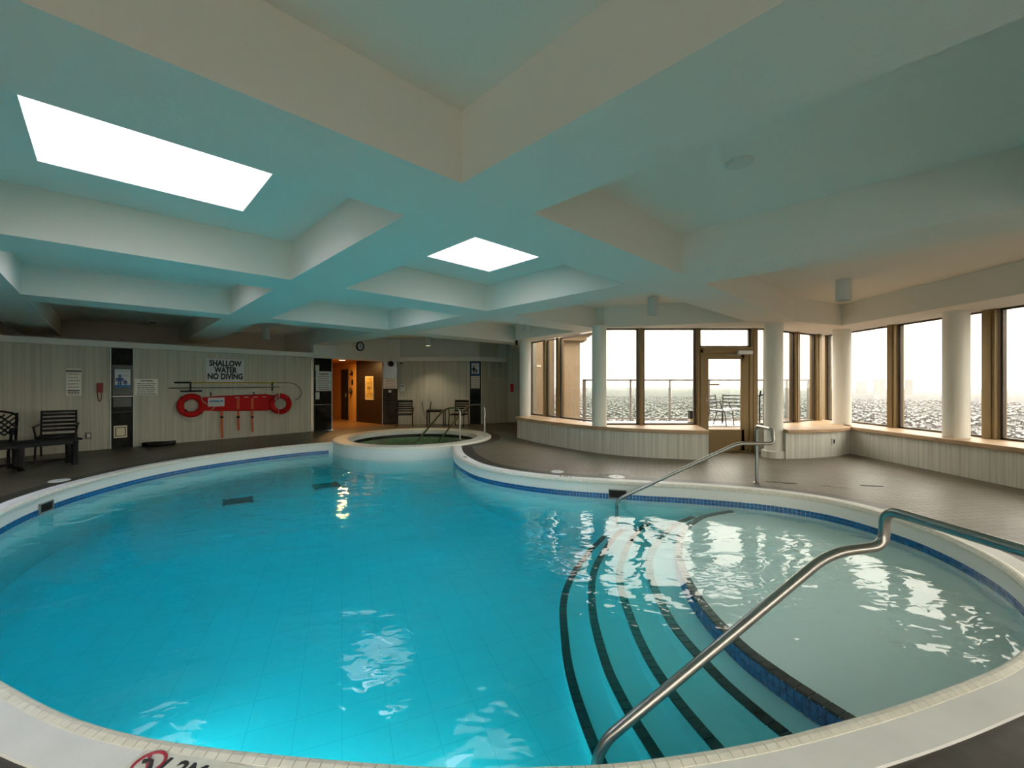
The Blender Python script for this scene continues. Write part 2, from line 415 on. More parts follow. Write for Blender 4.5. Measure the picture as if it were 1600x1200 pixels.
gaps = [(A0, A_B[0][0])] + [(A_B[i][1], A_B[i + 1][0]) for i in range(len(A_B) - 1)] + [(A_B[-1][1], A1)]
for b0, b1 in B_B:
    for g0, g1 in gaps:
        if g0 > 5 and b0 < 0: continue
        beam(g0, g1, b0, b1, 'a')
# perimeter fascia along the glazing
FIN = [(6.76, -2.6), (6.76, 8.62), (5.42, 8.02), (4.5, 8.1), (1.95, 8.9), (1.45, 9.6), (.12, 11.35), (-.05, 15.6)]
FOUT = [(7.95, -2.6), (7.95, 10.6), (5.5, 9.25), (4.0, 9.25), (1.95, 9.25), (1.95, 9.25), (.5, 12.2), (.5, 15.6)]
mb = MB(); n = len(FIN); Z0 = BZ - .004
for i in range(n - 1):
    a, b, c, d = FIN[i], FIN[i + 1], FOUT[i + 1], FOUT[i]
    pl = [a, b, c, d]
    mb.add([(p[0], p[1], Z0) for p in pl], [(0, 1, 2, 3)])
    mb.add([(a[0], a[1], Z0), (b[0], b[1], Z0), (b[0], b[1], CZ + .01), (a[0], a[1], CZ + .01)], [(3, 2, 1, 0)])
    mb.add([(d[0], d[1], Z0), (c[0], c[1], Z0), (c[0], c[1], CZ + .55), (d[0], d[1], CZ + .55)], [(0, 1, 2, 3)])
mb.build('fascia', M['plaster'], ceiling)
# skylight shafts
for k, ((a0, a1), (b0, b1)) in enumerate(SKY):
    nm = ['long skylight shaft at the left over the deep end', 'square skylight shaft above the middle of the pool', 'skylight hidden in the coffer behind the long skylight',
          'skylight hidden in the coffer before the spa', 'skylight far left near the bench, outside the picture'][k]
    sk = thing('skylight', nm, 'skylight', group='skylights in the coffers', kind='structure')
    m1 = MB(); W = [G(a0, b0), G(a1, b0), G(a1, b1), G(a0, b1)]
    for i in range(4):
        p, q = W[i], W[(i + 1) % 4]
        m1.add([(p[0], p[1], CZ), (q[0], q[1], CZ), (q[0], q[1], CZ + .55), (p[0], p[1], CZ + .55)], [(3, 2, 1, 0)])
    m1.build('shaft', M['plaster'], sk)
    m2 = MB(); m2.prism(W, CZ + .50, CZ + .52); m2.build('pane', M['skyglass'], sk)

# ================================================================ walls
WDIR = Vector((.637, .771)); WN = Vector((.771, -.637))           # left wall direction and its normal into the room
WP = Vector((-6.13, 12.87))                                       # right end of the clad left wall
def wl(s): return WP - WDIR * s                                   # point on the clad wall s metres left of its right end
def s_of(u):                                                      # helper only used for layout: distance for a viewing direction
    k = (u - 800) / 657.0
    return (WP.x - k * WP.y) / (WDIR.x - k * WDIR.y)
def wall_block(name, pts, th, z0, z1, m, parent=None, label=None, kind='structure'):
    """thick wall standing on a polyline, thickness to the left of its direction"""
    P = [Vector(p) for p in pts]; off = offset(P, -th, closed=False); mb = MB()
    for i in range(len(P) - 1):
        mb.prism([P[i], P[i + 1], off[i + 1], off[i]], z0, z1)
    o = mb.build(name, m, parent)
    if parent is None: tag(o, label, 'wall', kind=kind)
    return o
wall_block('wall_left', [wl(15.2), wl(0)], .25, 0, 2.27, M['clad'], label='grey green grained cladding wall behind the rescue equipment')
wall_block('trim_1', [wl(15.2) + WN * .10, wl(-.02) + WN * .10], .45, 2.27, 2.40, M['plaster'], label='white shelf cap running along the top of the left wall')
wall_block('wall_left_upper', [G(-16, 15.45), G(4.35, 15.45)], .2, 0, CZ + .02, M['upper'], label='dim grey upper wall above the left wall cap')
wall_block('wall_recess_end', [WP - WN * 3.2, WP - WN * .02], .15, 2.2, CZ + .02, M['upper'], label='short end wall of the dark recess above the left wall cap')
wall_block('wall_recess_far', [wl(15.2) - WN * 6, wl(15.2)], .15, 0, CZ + .6, M['upper'], label='hidden end wall of the recess outside the picture at the left')
# back wall, side return
wall_block('wall_back', [(-4.62, 15.12), (-4.05, 15.2), (-1.15, 15.2), (-.15, 15.9), (.62, 15.75)], .2, 0, CZ + .02, M['clad'], label='grained cladding wall behind the two far chairs')
wall_block('trim_2', [(-4.1, 15.12), (-3.3, 15.0), (-2.4, 14.96), (-1.15, 15.02), (-.2, 15.66)], .22, 2.27, 2.42, M['plaster'], label='white curved ledge above the far chairs')
wall_block('wall_back_upper', [(-4.05, 15.16), (-1.3, 15.16), (-.2, 15.84)], .03, 2.42, CZ, M['upper'], label='dim grey band of wall over the far curved ledge')
wall_block('wall_side', [(.5, 15.8), (.5, 12.15)], .2, 0, CZ + .02, M['clad'], label='short side wall behind the farthest round column')
NY = -2.4
wall_block('wall_near', [(8.2, NY), (-16, NY)], .2, 0, .57, M['cladpale'], label='low pale wall under the added windows behind the viewpoint')
wall_block('wall_near_head', [(8.2, NY), (-16, NY)], .2, BZ, CZ + .6, M['plaster'], label='white wall head above the added windows behind the viewpoint')
wall_block('wall_near_left', [(-6.5, NY), (-16, NY)], .2, .57, BZ, M['plaster'], label='plain white wall left of the added windows behind the viewpoint')
wall_block('wall_far_left', [(-15.9, NY), wl(15.1)], .2, 0, CZ + .6, M['plaster'], label='plain white wall outside the picture at the left')
# bulkhead above the corridor opening
wall_block('wall_bulkhead', [WP + WN * .10, (-5.55, 13.15), (-4.55, 14.9), (-4.02, 15.1)], .35, 2.25, CZ + .02, M['plaster'], label='cream bulkhead above the corridor opening carrying the clock')

# corridor
cA, cB, cC, cD, cE = (-5.74, 13.38), (-4.60, 15.02), (-6.0, 16.2), (-8.3, 19.0), (-9.4, 17.2)
wall_block('wall_corridor_right', [cC, cB], -.0 + .2, 0, 2.35, M['darkwood'], label='dark wood wall on the right inside the corridor')
wall_block('wall_corridor_end', [cD, cC], .2, 0, 2.35, M['cord_orange'], label='amber painted corridor wall')
wall_block('wall_corridor_left', [cA, cE, cD], .04, 0, 2.35, M['cord_orange'], label='amber corridor wall hidden beyond the left jamb')
o = filled('floor_corridor', [[(-5.45, 13.1), (-4.35, 14.95), cC, cD, cE, cA]], .004, M['cord_floor']); tag(o, 'amber lit corridor floor', 'floor', kind='structure')
mb = MB(); mb.prism([(-5.95, 13.1), (-5.5, 13.25), (-4.5, 15.05), (-5.9, 16.3), (-8.3, 19.2), (-9.6, 17.1)], 2.33, 2.42); tag(mb.build('ceiling_corridor', M['cord_orange']), 'low corridor ceiling', 'ceiling', kind='structure')
# dark door leaf in the corridor end wall
dd = (Vector(cD) - Vector(cC)).normalized()
fr = face_frame(Vector(cC) + dd * 1.25, -dd, 0)
d2 = thing('door_2', 'dark door standing open in the amber corridor', 'door', kind='structure')
mb = MB(); mb.box((0, 1.02, .04), (.72, 2.04, .06), M=fr); mb.build('door_leaf', M['black'], d2)
mb = MB(); mb.box((.3, 1.0, .09), (.03, .16, .05), M=fr); mb.build('handle', M['steel'], d2)
fr = face_frame(Vector(cC) + dd * .42, -dd, 0)
def plaque(name, label, cat, fr_, cx, cy, wd, ht, th, m, group=None):
    t = thing(name, label, cat, group=group)
    mb = MB(); mb.box((cx, cy, th / 2), (wd, ht, th), M=fr_); mb.build('panel', m, t, bevel=.002); return t
t = plaque('wall_plaque', 'small dark square plaque on the amber corridor wall', 'plaque', fr, 0, 1.52, .16, .20, .02, M['darkwood'])
t = thing('wall_hook', 'dark curved hook ornament high on the amber corridor wall', 'hook')
mb = MB(); mb.tube([fr @ Vector(p) for p in ((-.22, 1.86, .03), (-.1, 1.80, .05), (.02, 1.82, .06), (.06, 1.92, .05), (.0, 1.97, .04))], .018, 8); mb.build('arm', M['black'], t)
mb = MB(); mb.box((.02, 1.86, .02), (.05, .12, .04), M=fr); mb.build('mount', M['black'], t)
t = thing('wall_sconce', 'small dark bell shaped fitting on the amber corridor wall', 'fitting')
mb = MB(); mb.lathe([(.02, .12), (.05, .06), (.07, -.04), (.03, -.1), (.01, -.14)], n=12, M=Matrix.Translation(fr @ Vector((0, 1.18, .08)))); mb.build('body', M['brownmetal'], t)
# framed print on the dark corridor wall
dr = (Vector(cB) - Vector(cC)).normalized(); fr = face_frame(Vector(cC) + dr * .98, dr, 0)
t = thing('framed_print', 'yellow framed print with a dark scrawl on the dark corridor wall', 'picture')
mb = MB(); mb.box((0, 1.30, .02), (.54, .86, .04), M=fr); mb.build('frame', M['cream'], t)
mb = MB(); mb.box((0, 1.30, .043), (.46, .78, .006), M=fr); mb.build('print', M['poster'], t)
text_obj('scrawl', 'Pb', .2, M['ink'], t, fr @ Matrix.Translation((0, 1.28, .05)))
# corridor ceiling lamp
t = thing('recessed_lamp', 'glowing recessed ceiling lamp just inside the corridor', 'lamp', (-6.1, 15.1, 2.33))
mb = MB(); mb.lathe([(.13, .02), (.13, -.02), (.11, -.03)], n=20); mb.build('trim', M['white'], t)
mb = MB(); mb.lathe([(.10, .0), (.10, -.035)], n=20); mb.build('lens', M['diffuser'], t)
ld = bpy.data.lights.new('corridor_light', 'AREA'); ld.shape = 'DISK'; ld.size = .2; ld.energy = 34; ld.color = (1.0, .56, .19)
lo = bpy.data.objects.new('corridor_light', ld); link(lo, t); lo.location = (0, 0, -.045)

# ================================================================ pool outline (counter-clockwise seen from above)
POOL_W = 4.2                                                     # watts of each added, unseen underwater lamp
outA = [(-5.71, 4.69), (-4.95, 3.55), (-3.65, 2.58), (-2.49, 2.05), (-1.59, 1.74), (-.49, 1.60), (.17, 1.59), (.6, 1.63), (1.17, 1.74), (1.94, 1.96),
        (2.7, 2.25), (3.4, 2.72), (3.86, 3.3), (4.10, 4.0), (4.10, 4.6), (3.90, 5.18), (3.41, 5.6), (2.58, 5.92), (1.85, 6.09), (.78, 6.39), (0, 6.8), (-.58, 7.33), (-.95, 8.0), (-1.22, 8.8), (-1.38, 9.75)]
SPC, SPR = Vector((-2.62, 11.35)), 2.05
notch = []
a0 = math.atan2(9.75 - SPC.y, -1.38 - SPC.x); a1 = math.atan2(10.30 - SPC.y, -4.37 - SPC.x) 
for k in range(0, 25):
    a = a0 + (a1 - a0) * k / 24 if a1 < a0 else a0 + (a1 - 2 * math.pi - a0) * k / 24
    notch.append((SPC.x + SPR * math.cos(a), SPC.y + SPR * math.sin(a)))
outC = [notch[-1], (-5.0, 9.85), (-5.60, 9.15), (-6.1, 8.3), (-6.35, 7.3), (-6.30, 6.2), (-6.08, 5.4), (-5.71, 4.69)]
partA = catmull([(p[0], p[1], 0) for p in outA], 8)
# close tangents at the left join by splining C and A together
left = catmull([(p[0], p[1], 0) for p in outC + outA[1:]], 8)
nC = (len(outC) + len(outA) - 2) * 8
loopv = left + [Vector((p[0], p[1], 0)) for p in notch[1:-1]]
loop = [Vector((p[0], p[1])) for p in loopv]
if area2(loop) < 0: loop = loop[::-1]
loop = [Vector((p[0], p[1])) for p in resample([Vector((p[0], p[1], 0)) for p in loop], .10, True)]
def outw(d): return offset(loop, d)                               # outward for a ccw loop
WZ = -.245                                                        # water level
FLZ = -.90                                                        # pool floor
is_spa = [(p - SPC).length < SPR + .06 for p in loop]

pool = thing('swimming_pool', 'kidney shaped indoor swimming pool with white coping and curved entry steps', 'pool')
mb = MB(); o30, o09 = outw(.205), outw(.055)
ribbon(mb, o09, .012, o30, .012); ribbon(mb, o30, .012, outw(.21), -.02)
mb.build('coping', M['coping'], pool)
mb = MB(); ribbon(mb, outw(.012), -.165, outw(.02), -.03); ribbon(mb, outw(.02), -.03, outw(.03), .0); ribbon(mb, outw(.03), .0, o09, .0)
mb.build('gutter_face', M['gutter'], pool)
mb = MB(); ribbon(mb, outw(.03), FLZ, outw(.03), -.16); mb.build('basin_wall', M['poolwall'], pool)
mb = MB(); ribbon(mb, outw(.012), -.168, outw(.03), -.168); mb.build('gutter_lip', M['gutter'], pool)
bf = filled('basin_floor', [outw(.05)], FLZ, M['poolfloor'], pool)
def floor_z(y):
    t = min(1, max(0, (y - 4.5) / 5.5)); return FLZ + .38 * t * t * (3 - 2 * t)
bm = bmesh.new(); bm.from_mesh(bf.data)
for k in range(14):
    bmesh.ops.bisect_plane(bm, geom=bm.verts[:] + bm.edges[:] + bm.faces[:], plane_co=(0, 4.5 + .45 * k, 0), plane_no=(0, 1, 0))
for v in bm.verts: v.co.z = floor_z(v.co.y)
for f in bm.faces: f.smooth = True
bm.to_mesh(bf.data); bm.free()
# bullnose tiles along the coping edge: the nearest as single tiles, the rest joined
BL = resample([Vector((p[0], p[1], 0)) for p in loop], .052, True)
prof = [(.0, -.035), (-.005, -.012), (.004, .008), (.018, .020), (.036, .022), (.060, .015), (.060, -.035)]  # outward distance, height
def bull_mesh(mb, w_, T):
    v = [(-w_ / 2, -d, z) for d, z in prof] + [(w_ / 2, -d, z) for d, z in prof]; n = len(prof)
    f = [tuple(range(n)), tuple(range(n, 2 * n))[::-1]] + [(i, n + i, n + (i + 1) % n, (i + 1) % n) for i in range(n)]
    mb.add(v, f, T)
order = sorted(range(len(BL)), key=lambda i: Vector((BL[i].x * .8, BL[i].y)).length)
near = set([i for i in order if BL[i].y < 4.5 and abs(BL[i].x) < BL[i].y * 1.35 + .3][:300])
bproto = None; rest = MB()
for i in range(len(BL)):
    p, q, r = BL[i - 1], BL[i], BL[(i + 1) % len(BL)]; t = (r - p).normalized()
    T = Matrix.Translation(q) @ Matrix.Rotation(math.atan2(t.y, t.x), 4, 'Z')
    if i in near:
        if bproto is None:
            b = MB(); bull_mesh(b, .0495, None); bproto = b.build('bullnose_tile', M['bull'], pool); o = bproto
        else:
            o = bproto.copy(); C.objects.link(o); o.parent = pool
        o.matrix_local = T
    else: bull_mesh(rest, .0495, T)
tag(rest.build('bullnose_row', M['bull'], pool), kind='stuff')
# waterline tiles: far too small to pick apart, joined
wt = MB(); WL = resample([Vector((p[0], p[1], 0)) for p in outw(.03)], .048, True)
for i in range(len(WL)):
    q = WL[i]; t = (WL[(i + 1) % len(WL)] - WL[i - 1]).normalized()
    if (Vector((q.x, q.y)) - SPC).length < SPR + .1: continue
    T = Matrix.Translation(q) @ Matrix.Rotation(math.atan2(t.y, t.x), 4, 'Z')
    for z in (-.188, -.229): wt.box((0, .004, z), (.044, .012, .037), M=T)
tag(wt.build('waterline_tile_row', M['bluetile'], pool), kind='stuff')
# entry steps
SL = {5: [(3.9, 5.95), (3.3, 5.86), (2.62, 5.60), (2.3, 5.34), (1.98, 4.95), (1.72, 4.42), (1.55, 3.83), (1.48, 3.29), (1.50, 2.82), (1.57, 2.55), (1.67, 2.3), (1.84, 1.95), (1.9, 1.8)],
      4: [(3.0, 6.4), (2.55, 5.93), (2.3, 5.72), (1.95, 5.34), (1.66, 4.91), (1.44, 4.5), (1.30, 4.0), (1.22, 3.3), (1.27, 2.75), (1.35, 2.43), (1.46, 2.14), (1.62, 1.7)],
      3: [(2.23, 6.38), (1.77, 5.81), (1.48, 5.34), (1.18, 4.65), (1.05, 4.20), (.98, 3.60), (.96, 3.11), (.99, 2.75), (1.05, 2.45), (1.15, 2.1), (1.3, 1.65)],
      2: [(1.85, 6.5), (1.45, 5.9), (1.15, 5.33), (.88, 4.68), (.72, 3.9), (.68, 3.21), (.71, 2.8), (.77, 2.48), (.86, 2.1), (1.0, 1.55)],
      1: [(1.6, 6.7), (1.35, 6.2), (.98, 5.55), (.68, 4.9), (.50, 4.3), (.43, 3.6), (.42, 3.19), (.45, 2.8), (.50, 2.45), (.58, 2.0), (.7, 1.5)]}
lo05 = outw(.045)
def nearest(p): return min(range(len(lo05)), key=lambda i: (lo05[i] - p).length_squared)
def inside(p, L_):
    c = False
    for i in range(len(L_)):
        a, b = L_[i - 1], L_[i]
        if (a.y > p.y) != (b.y > p.y) and p.x < (b.x - a.x) * (p.y - a.y) / (b.y - a.y) + a.x: c = not c
    return c
NW = .070
for k in (5, 4, 3, 2, 1):
    zt = -.29 - .122 * (5 - k)
    cur = [Vector((p[0], p[1])) for p in catmull([(a, b, 0) for a, b in SL[k]], 8)]
    cur = [p for p in cur if inside(p, lo05)]
    i0, i1 = nearest(cur[-1]), nearest(cur[0]); arc = []; i = i0
    while True:
        arc.append(lo05[i])
        if i == i1: break
        i = (i + 1) % len(lo05)
    poly = cur + arc
    bm = bmesh.new(); vt = [bm.verts.new((p.x, p.y, zt)) for p in poly]
    es = [bm.edges.new((vt[i], vt[(i + 1) % len(vt)])) for i in range(len(vt))]
    bmesh.ops.triangle_fill(bm, use_beauty=True, edges=es)
    for f in bm.faces:
        if f.normal.z < 0: f.normal_flip()
    vb = [bm.verts.new((p.x, p.y, FLZ)) for p in cur]
    for i in range(len(cur) - 1): bm.faces.new((vt[i], vb[i], vb[i + 1], vt[i + 1]))
    me = bpy.data.meshes.new('step'); bm.to_mesh(me); bm.free(); me.materials.append(M['poolwall'])
    st = link(bpy.data.objects.new('step' if k < 5 else 'wading_shelf', me), pool)
    R = resample([Vector((p.x, p.y, 0)) for p in cur], .075)
    nproto = None; rproto = None
    for i in range(1, len(R) - 1):
        t = (R[i + 1] - R[i - 1]).normalized(); T = Matrix.Translation((R[i].x, R[i].y, zt)) @ Matrix.Rotation(math.atan2(t.y, t.x), 4, 'Z')
        if nproto is None:
            b = MB(); b.box((0, NW / 2 - .008, .001), (.0685, NW, .012)); nproto = b.build('nosing_tile', M['blacktile'], st); o = nproto
        else:
            o = nproto.copy(); C.objects.link(o); o.parent = st
        o.matrix_local = T
    if k == 5:
        R = resample([Vector((p.x, p.y, 0)) for p in cur], .042)
        for i in range(1, len(R) - 1):
            t = (R[i + 1] - R[i - 1]).normalized()
            for zz in (-.035, -.088):
                T = Matrix.Translation((R[i].x, R[i].y, zt + zz)) @ Matrix.Rotation(math.atan2(t.y, t.x), 4, 'Z')
                if rproto is None:
                    b = MB(); b.box((0, -.004, 0), (.038, .012, .049)); rproto = b.build('riser_tile', M['bluetile'], st); o = rproto
                else:
                    o = rproto.copy(); C.objects.link(o); o.parent = st
                o.matrix_local = T
# skimmer openings in the gutter face
def skimmer(u_pt):
    i = min(range(len(loop)), key=lambda j: (loop[j] - Vector(u_pt)).length); q = loop[i]; t = (loop[(i + 1) % len(loop)] - loop[i - 1]).normalized()
    T = Matrix.Translation((q.x, q.y, 0)) @ Matrix.Rotation(math.atan2(t.y, t.x), 4, 'Z')
    b = MB()
    b.box((0, .005, -.105), (.26, .02, .012), M=T); b.box((0, .005, -.225), (.26, .02, .012), M=T); b.box((-.124, .005, -.165), (.012, .02, .13), M=T); b.box((.124, .005, -.165), (.012, .02, .13), M=T)
    s_ = b.build('skimmer_frame', M['outgrey'], pool)
    b = MB(); b.box((0, -.004, -.165), (.24, .01, .11), M=T); b.build('skimmer_mouth', M['blackrub'], s_)
skimmer((1.55, 6.15)); skimmer((-6.12, 5.55))
# unseen fill lamps added under the near coping to brighten pool and ceiling
LOOP3 = outw(.03)
def pool_fill_lamp(pt, watts):
    i = min(range(len(LOOP3)), key=lambda j: (LOOP3[j] - Vector(pt)).length); q = LOOP3[i]; t = (LOOP3[(i + 1) % len(LOOP3)] - LOOP3[i - 1]).normalized()
    n = Vector((-t.y, t.x)); T = face_frame(q, (n.y, -n.x), -.55)
    T = Matrix(((t.x, 0, n.x, q.x), (t.y, 0, n.y, q.y), (0, 1, 0, -.55), (0, 0, 0, 1)))
    b = MB(); b.lathe([(.15, 0), (.15, .02), (.12, .03)], n=24, M=T, cap=False); rg = b.build('fill_lamp_ring', M['steel'], pool)
    b = MB(); b.lathe([(.12, .0), (.115, .015), (.08, .025), (.01, .028)], n=24, M=T); b.build('fill_lamp_lens', M['fill_lens'], rg)
    l_ = bpy.data.lights.new('pool_fill_light', 'AREA'); l_.shape = 'DISK'; l_.size = .22; l_.energy = watts; l_.color = (.92, 1, .97); l_.spread = math.radians(110)
    o_ = bpy.data.objects.new('pool_fill_light', l_); link(o_, pool)
    d = Vector((n.x, n.y, -.25)).normalized(); o_.rotation_euler = d.to_track_quat('-Z', 'Y').to_euler(); o_.location = (q.x + n.x * .05, q.y + n.y * .05, -.55)
for pt in ((-2.2, 1.95), (-1.3, 1.7), (-.4, 1.6)): pool_fill_lamp(pt, POOL_W)
# floor drains
for x, y in ((-4.94, 7.58), (-3.71, 8.4)):
    b = MB(); rz = .6
    for k in range(5): b.box((0, -.16 + .08 * k, .012), (.40, .03, .02), M=Matrix.Translation((x, y, floor_z(y) + .01)) @ Matrix.Rotation(rz, 4, 'Z'))
    for k in (-1, 1): b.box((.21 * k, 0, .012), (.04, .42, .024), M=Matrix.Translation((x, y, floor_z(y) + .01)) @ Matrix.Rotation(rz, 4, 'Z'))
    b.build('drain_grate', M['outgrey'], pool)
# water body
wtop = outw(.028)
mb = MB(); mb.v = []; 
o = filled('pool_water', [wtop], WZ, M['water'])
bm = bmesh.new(); bm.from_mesh(o.data); g = bmesh.ops.extrude_face_region(bm, geom=bm.faces[:])
for v in g['geom']:
    if isinstance(v, bmesh.types.BMVert): v.co.z = FLZ - .02
bmesh.ops.recalc_face_normals(bm, faces=bm.faces); bm.to_mesh(o.data); bm.free()
tag(o, 'clear turquoise rippled water filling the swimming pool', 'water', kind='stuff')

# ================================================================ deck
spa_out = [Vector((SPC.x + (SPR + .02) * math.cos(2 * math.pi * k / 72), SPC.y + (SPR + .02) * math.sin(2 * math.pi * k / 72))) for k in range(72)]
hole = outw(.20)
# merge: pool hole outside the spa + spa circle outside the pool = one outline
u1 = [p for p in hole if (p - SPC).length > SPR + .03]
# rotate so the run is contiguous
idx = [i for i, p in enumerate(hole) if (p - SPC).length > SPR + .03]
start = next(i for i in idx if (i - 1) % len(hole) not in set(idx))
run = []; i = start
while (hole[i] - SPC).length > SPR + .03: run.append(hole[i]); i = (i + 1) % len(hole)
aS = math.atan2(run[-1].y - SPC.y, run[-1].x - SPC.x); aE = math.atan2(run[0].y - SPC.y, run[0].x - SPC.x)
while aE < aS: aE += 2 * math.pi
arc = [Vector((SPC.x + (SPR + .0) * math.cos(aS + (aE - aS) * k / 60), SPC.y + (SPR + .0) * math.sin(aS + (aE - aS) * k / 60))) for k in range(1, 60)]
hole1 = run + arc
room = [Vector(p) for p in ((8.1, -2.6), (8.1, 10.8), (5.4, 9.4), (1.9, 9.4), (.65, 12.3), (.65, 16.0), (-3.9, 15.4), (-4.62, 15.05), (-5.66, 13.22), (-6.2, 13.1), (-16.2, 1.0), (-16.2, -2.6))]
bord = offset(hole1, .26)
o = filled('floor', [room, bord], 0.0, M['deck']); tag(o, 'grey brown small tile pool deck', 'floor', kind='structure')
o = filled('floor_service', [[WP + WN * -.2, wl(15.2) - WN * .2, Vector(G(-16, 15.6)), Vector(G(9.5, 15.6))]], -.01, M['upper']); tag(o, 'hidden floor behind the left cladding wall', 'floor', kind='structure')
o = filled('floor_border', [bord, hole1], 0.0, M['border']); tag(o, 'dark tile border band hugging the pool coping', 'floor', kind='structure')
# far floor near the spa is tinted by warm corridor light only

# ================================================================ spa
spa = thing('hot_tub', 'round whirlpool spa with cream rim adjoining the far pool edge', 'spa')
NS = 96
def circ(r): return [Vector((SPC.x + r * math.cos(2 * math.pi * k / NS), SPC.y + r * math.sin(2 * math.pi * k / NS))) for k in range(NS)]
mb = MB()
for (r0, z0), (r1, z1) in zip([(2.055, -.25), (2.055, .03), (2.03, .05), (1.70, .05), (1.66, .035)], [(2.055, .03), (2.03, .05), (1.70, .05), (1.66, .035), (1.655, -.02)]):
    ribbon(mb, circ(r1), z1, circ(r0), z0)
mb.build('rim', M['bull'], spa)
mb = MB(); ribbon(mb, circ(2.06), -.02, circ(2.06), -.9); mb.build('outer_wall', M['gutter'], spa)
mb = MB(); ribbon(mb, circ(1.655), -.09, circ(1.655), -.02); mb.build('inner_wall', M['gutter'], spa)
mb = MB(); ribbon(mb, circ(1.65), -.18, circ(1.65), -.09); mb.build('tile_band', M['blacktile'], spa)
mb = MB(); ribbon(mb, circ(1.65), -1.0, circ(1.65), -.18); ribbon(mb, circ(1.20), -.55, circ(1.66), -.55); ribbon(mb, circ(1.2), -1.0, circ(1.2), -.55); mb.build('basin', M['poolwall'], spa)
filled('basin_floor', [circ(1.25)], -.98, M['poolwall'], spa)
mb = MB(); mb.prism(circ(1.655), -1.02, -.14); o = mb.build('spa_water', M['spawater']); tag(o, 'greenish bubbling water in the round spa', 'water', kind='stuff')

# ================================================================ handrails
def rail(name, label, pts, r, fil, base=None, n=12):
    t = thing(name, label, 'handrail', base if base else pts[-1])
    b = Vector(base if base else pts[-1])
    m_ = MB(); m_.tube([Vector(p) - b for p in fillet(pts, fil, 8)], r, n); m_.build('tube', M['steel'], t)
    m_ = MB(); m_.lathe([(r * 2.1, .0), (r * 2.1, .008), (r * 1.2, .02)], n=20); m_.build('base_flange', M['steel_d'], t)
    return t
rail('pool_handrail', 'long steel handrail over the near coping in the right foreground',
     [(.37, 1.85, -.75), (.37, 1.86, -.22), (.42, 1.87, -.13), (1.57, 2.08, .615), (1.86, 2.10, .64), (1.86, 2.10, .825), (1.93, 1.42, .825), (1.93, 1.42, 0)], .024, [.05, .05, .06, .12, .075, .075, .12, 0], (1.93, 1.42, 0), 16)
rail('pool_handrail', 'steel handrail dipping into the far side of the pool steps',
     [(1.50, 6.02, -.6), (1.50, 6.02, -.24), (1.56, 6.0, -.17), (3.02, 5.62, .655), (3.50, 5.62, .655), (3.50, 5.66, .84), (3.58, 6.15, .84), (3.58, 6.15, 0)], .024, [.05, .04, .04, .10, .07, .07, .07, 0], (3.58, 6.15, 0))
rail('spa_handrail', 'left steel handrail curving down into the spa, post on the coping',
     [(-2.78, 12.0, -.55), (-2.76, 11.98, -.25), (-1.75, 10.95, .82), (-1.31, 10.6, .86), (-1.31, 10.58, .05)], .024, [0, .03, .25, .22, 0], (-1.31, 10.58, .05))
rail('spa_handrail', 'right steel handrail of the spa with its post on the deck',
     [(-2.22, 12.7, -.55), (-2.2, 12.68, -.25), (-1.2, 11.6, .88), (-.73, 11.25, .90), (-.73, 11.2, 0)], .024, [0, .03, .25, .22, 0], (-.73, 11.2, 0))

# ================================================================ glazed facade
SZ = .57
def low_wall(name, front, back, label):
    mb = MB(); P = [Vector(p) for p in front]; Q = [Vector(p) for p in back]; n = len(P)
    v = [(p.x, p.y, 0) for p in P] + [(p.x, p.y, SZ - .075) for p in P] + [(q.x, q.y, 0) for q in Q] + [(q.x, q.y, SZ - .075) for q in Q]
    f = []
    for i in range(n - 1):
        f += [(i, i + 1, n + i + 1, n + i), (2 * n + i, 3 * n + i, 3 * n + i + 1, 2 * n + i + 1), (n + i, n + i + 1, 3 * n + i + 1, 3 * n + i)]
    f += [(0, n, 3 * n, 2 * n), (n - 1, 3 * n - 1, 4 * n - 1, 2 * n - 1)]
    mb.add(v, f); o = mb.build(name, M['cladpale']); tag(o, label, 'wall', kind='structure'); return o
def sill(name, front, back, label, over=.06):
    P = [Vector(p) for p in front]; Q = [Vector(p) for p in back]; n = len(P)
    P2 = offset(P, over, closed=False); mb = MB()
    z0, z1 = SZ - .075, SZ
    v = []
    for L_, z in ((P2, z0), (P2, z1), (Q, z0), (Q, z1)): v += [(p.x, p.y, z) for p in L_]
    f = []
    for i in range(n - 1):
        f += [(i, i + 1, n + i + 1, n + i), (n + i, n + i + 1, 3 * n + i + 1, 3 * n + i), (i + 1, i, 2 * n + i, 2 * n + i + 1)]
    f += [(0, n, 3 * n, 2 * n), (n - 1, 3 * n - 1, 4 * n - 1, 2 * n - 1)][:2]
    mb.add(v, f); o = mb.build(name, M['wood'], bevel=.012); tag(o, label, 'sill', kind='structure'); return o
# left bay: front line runs right to left so that "outward" faces the pool
fb = [Vector((p[0], p[1])) for p in catmull([(.14, 11.36, 0), (.78, 10.15, 0), (1.70, 8.92, 0), (2.58, 8.33, 0), (3.74, 8.0, 0)], 6)]
bk = []
for p in fb:
    t = fb.index(p) / (len(fb) - 1)
    bk.append(Vector((.5, 12.2)).lerp(Vector((1.95, 9.2)), min(1, t / .55)) if t < .55 else Vector((1.95, 9.2)).lerp(Vector((4.02, 9.2)), (t - .55) / .45))
low_wall('wall_bay', fb, bk, 'low pale curved wall under the terrace windows left of the door')
sill('trim_3', fb, bk, 'curved wood sill below the windows left of the terrace door')
fr_ = [Vector((p[0], p[1])) for p in catmull([(5.30, 8.14, 0), (5.89, 8.23, 0), (6.5, 8.44, 0), (7.05, 8.78, 0)], 5)]
bk2 = [Vector((5.52, 9.3)).lerp(Vector((7.9, 10.6)), i / (len(fr_) - 1)) for i in range(len(fr_))]
low_wall('wall_corner', fr_, bk2, 'short low pale wall in the corner right of the terrace door')
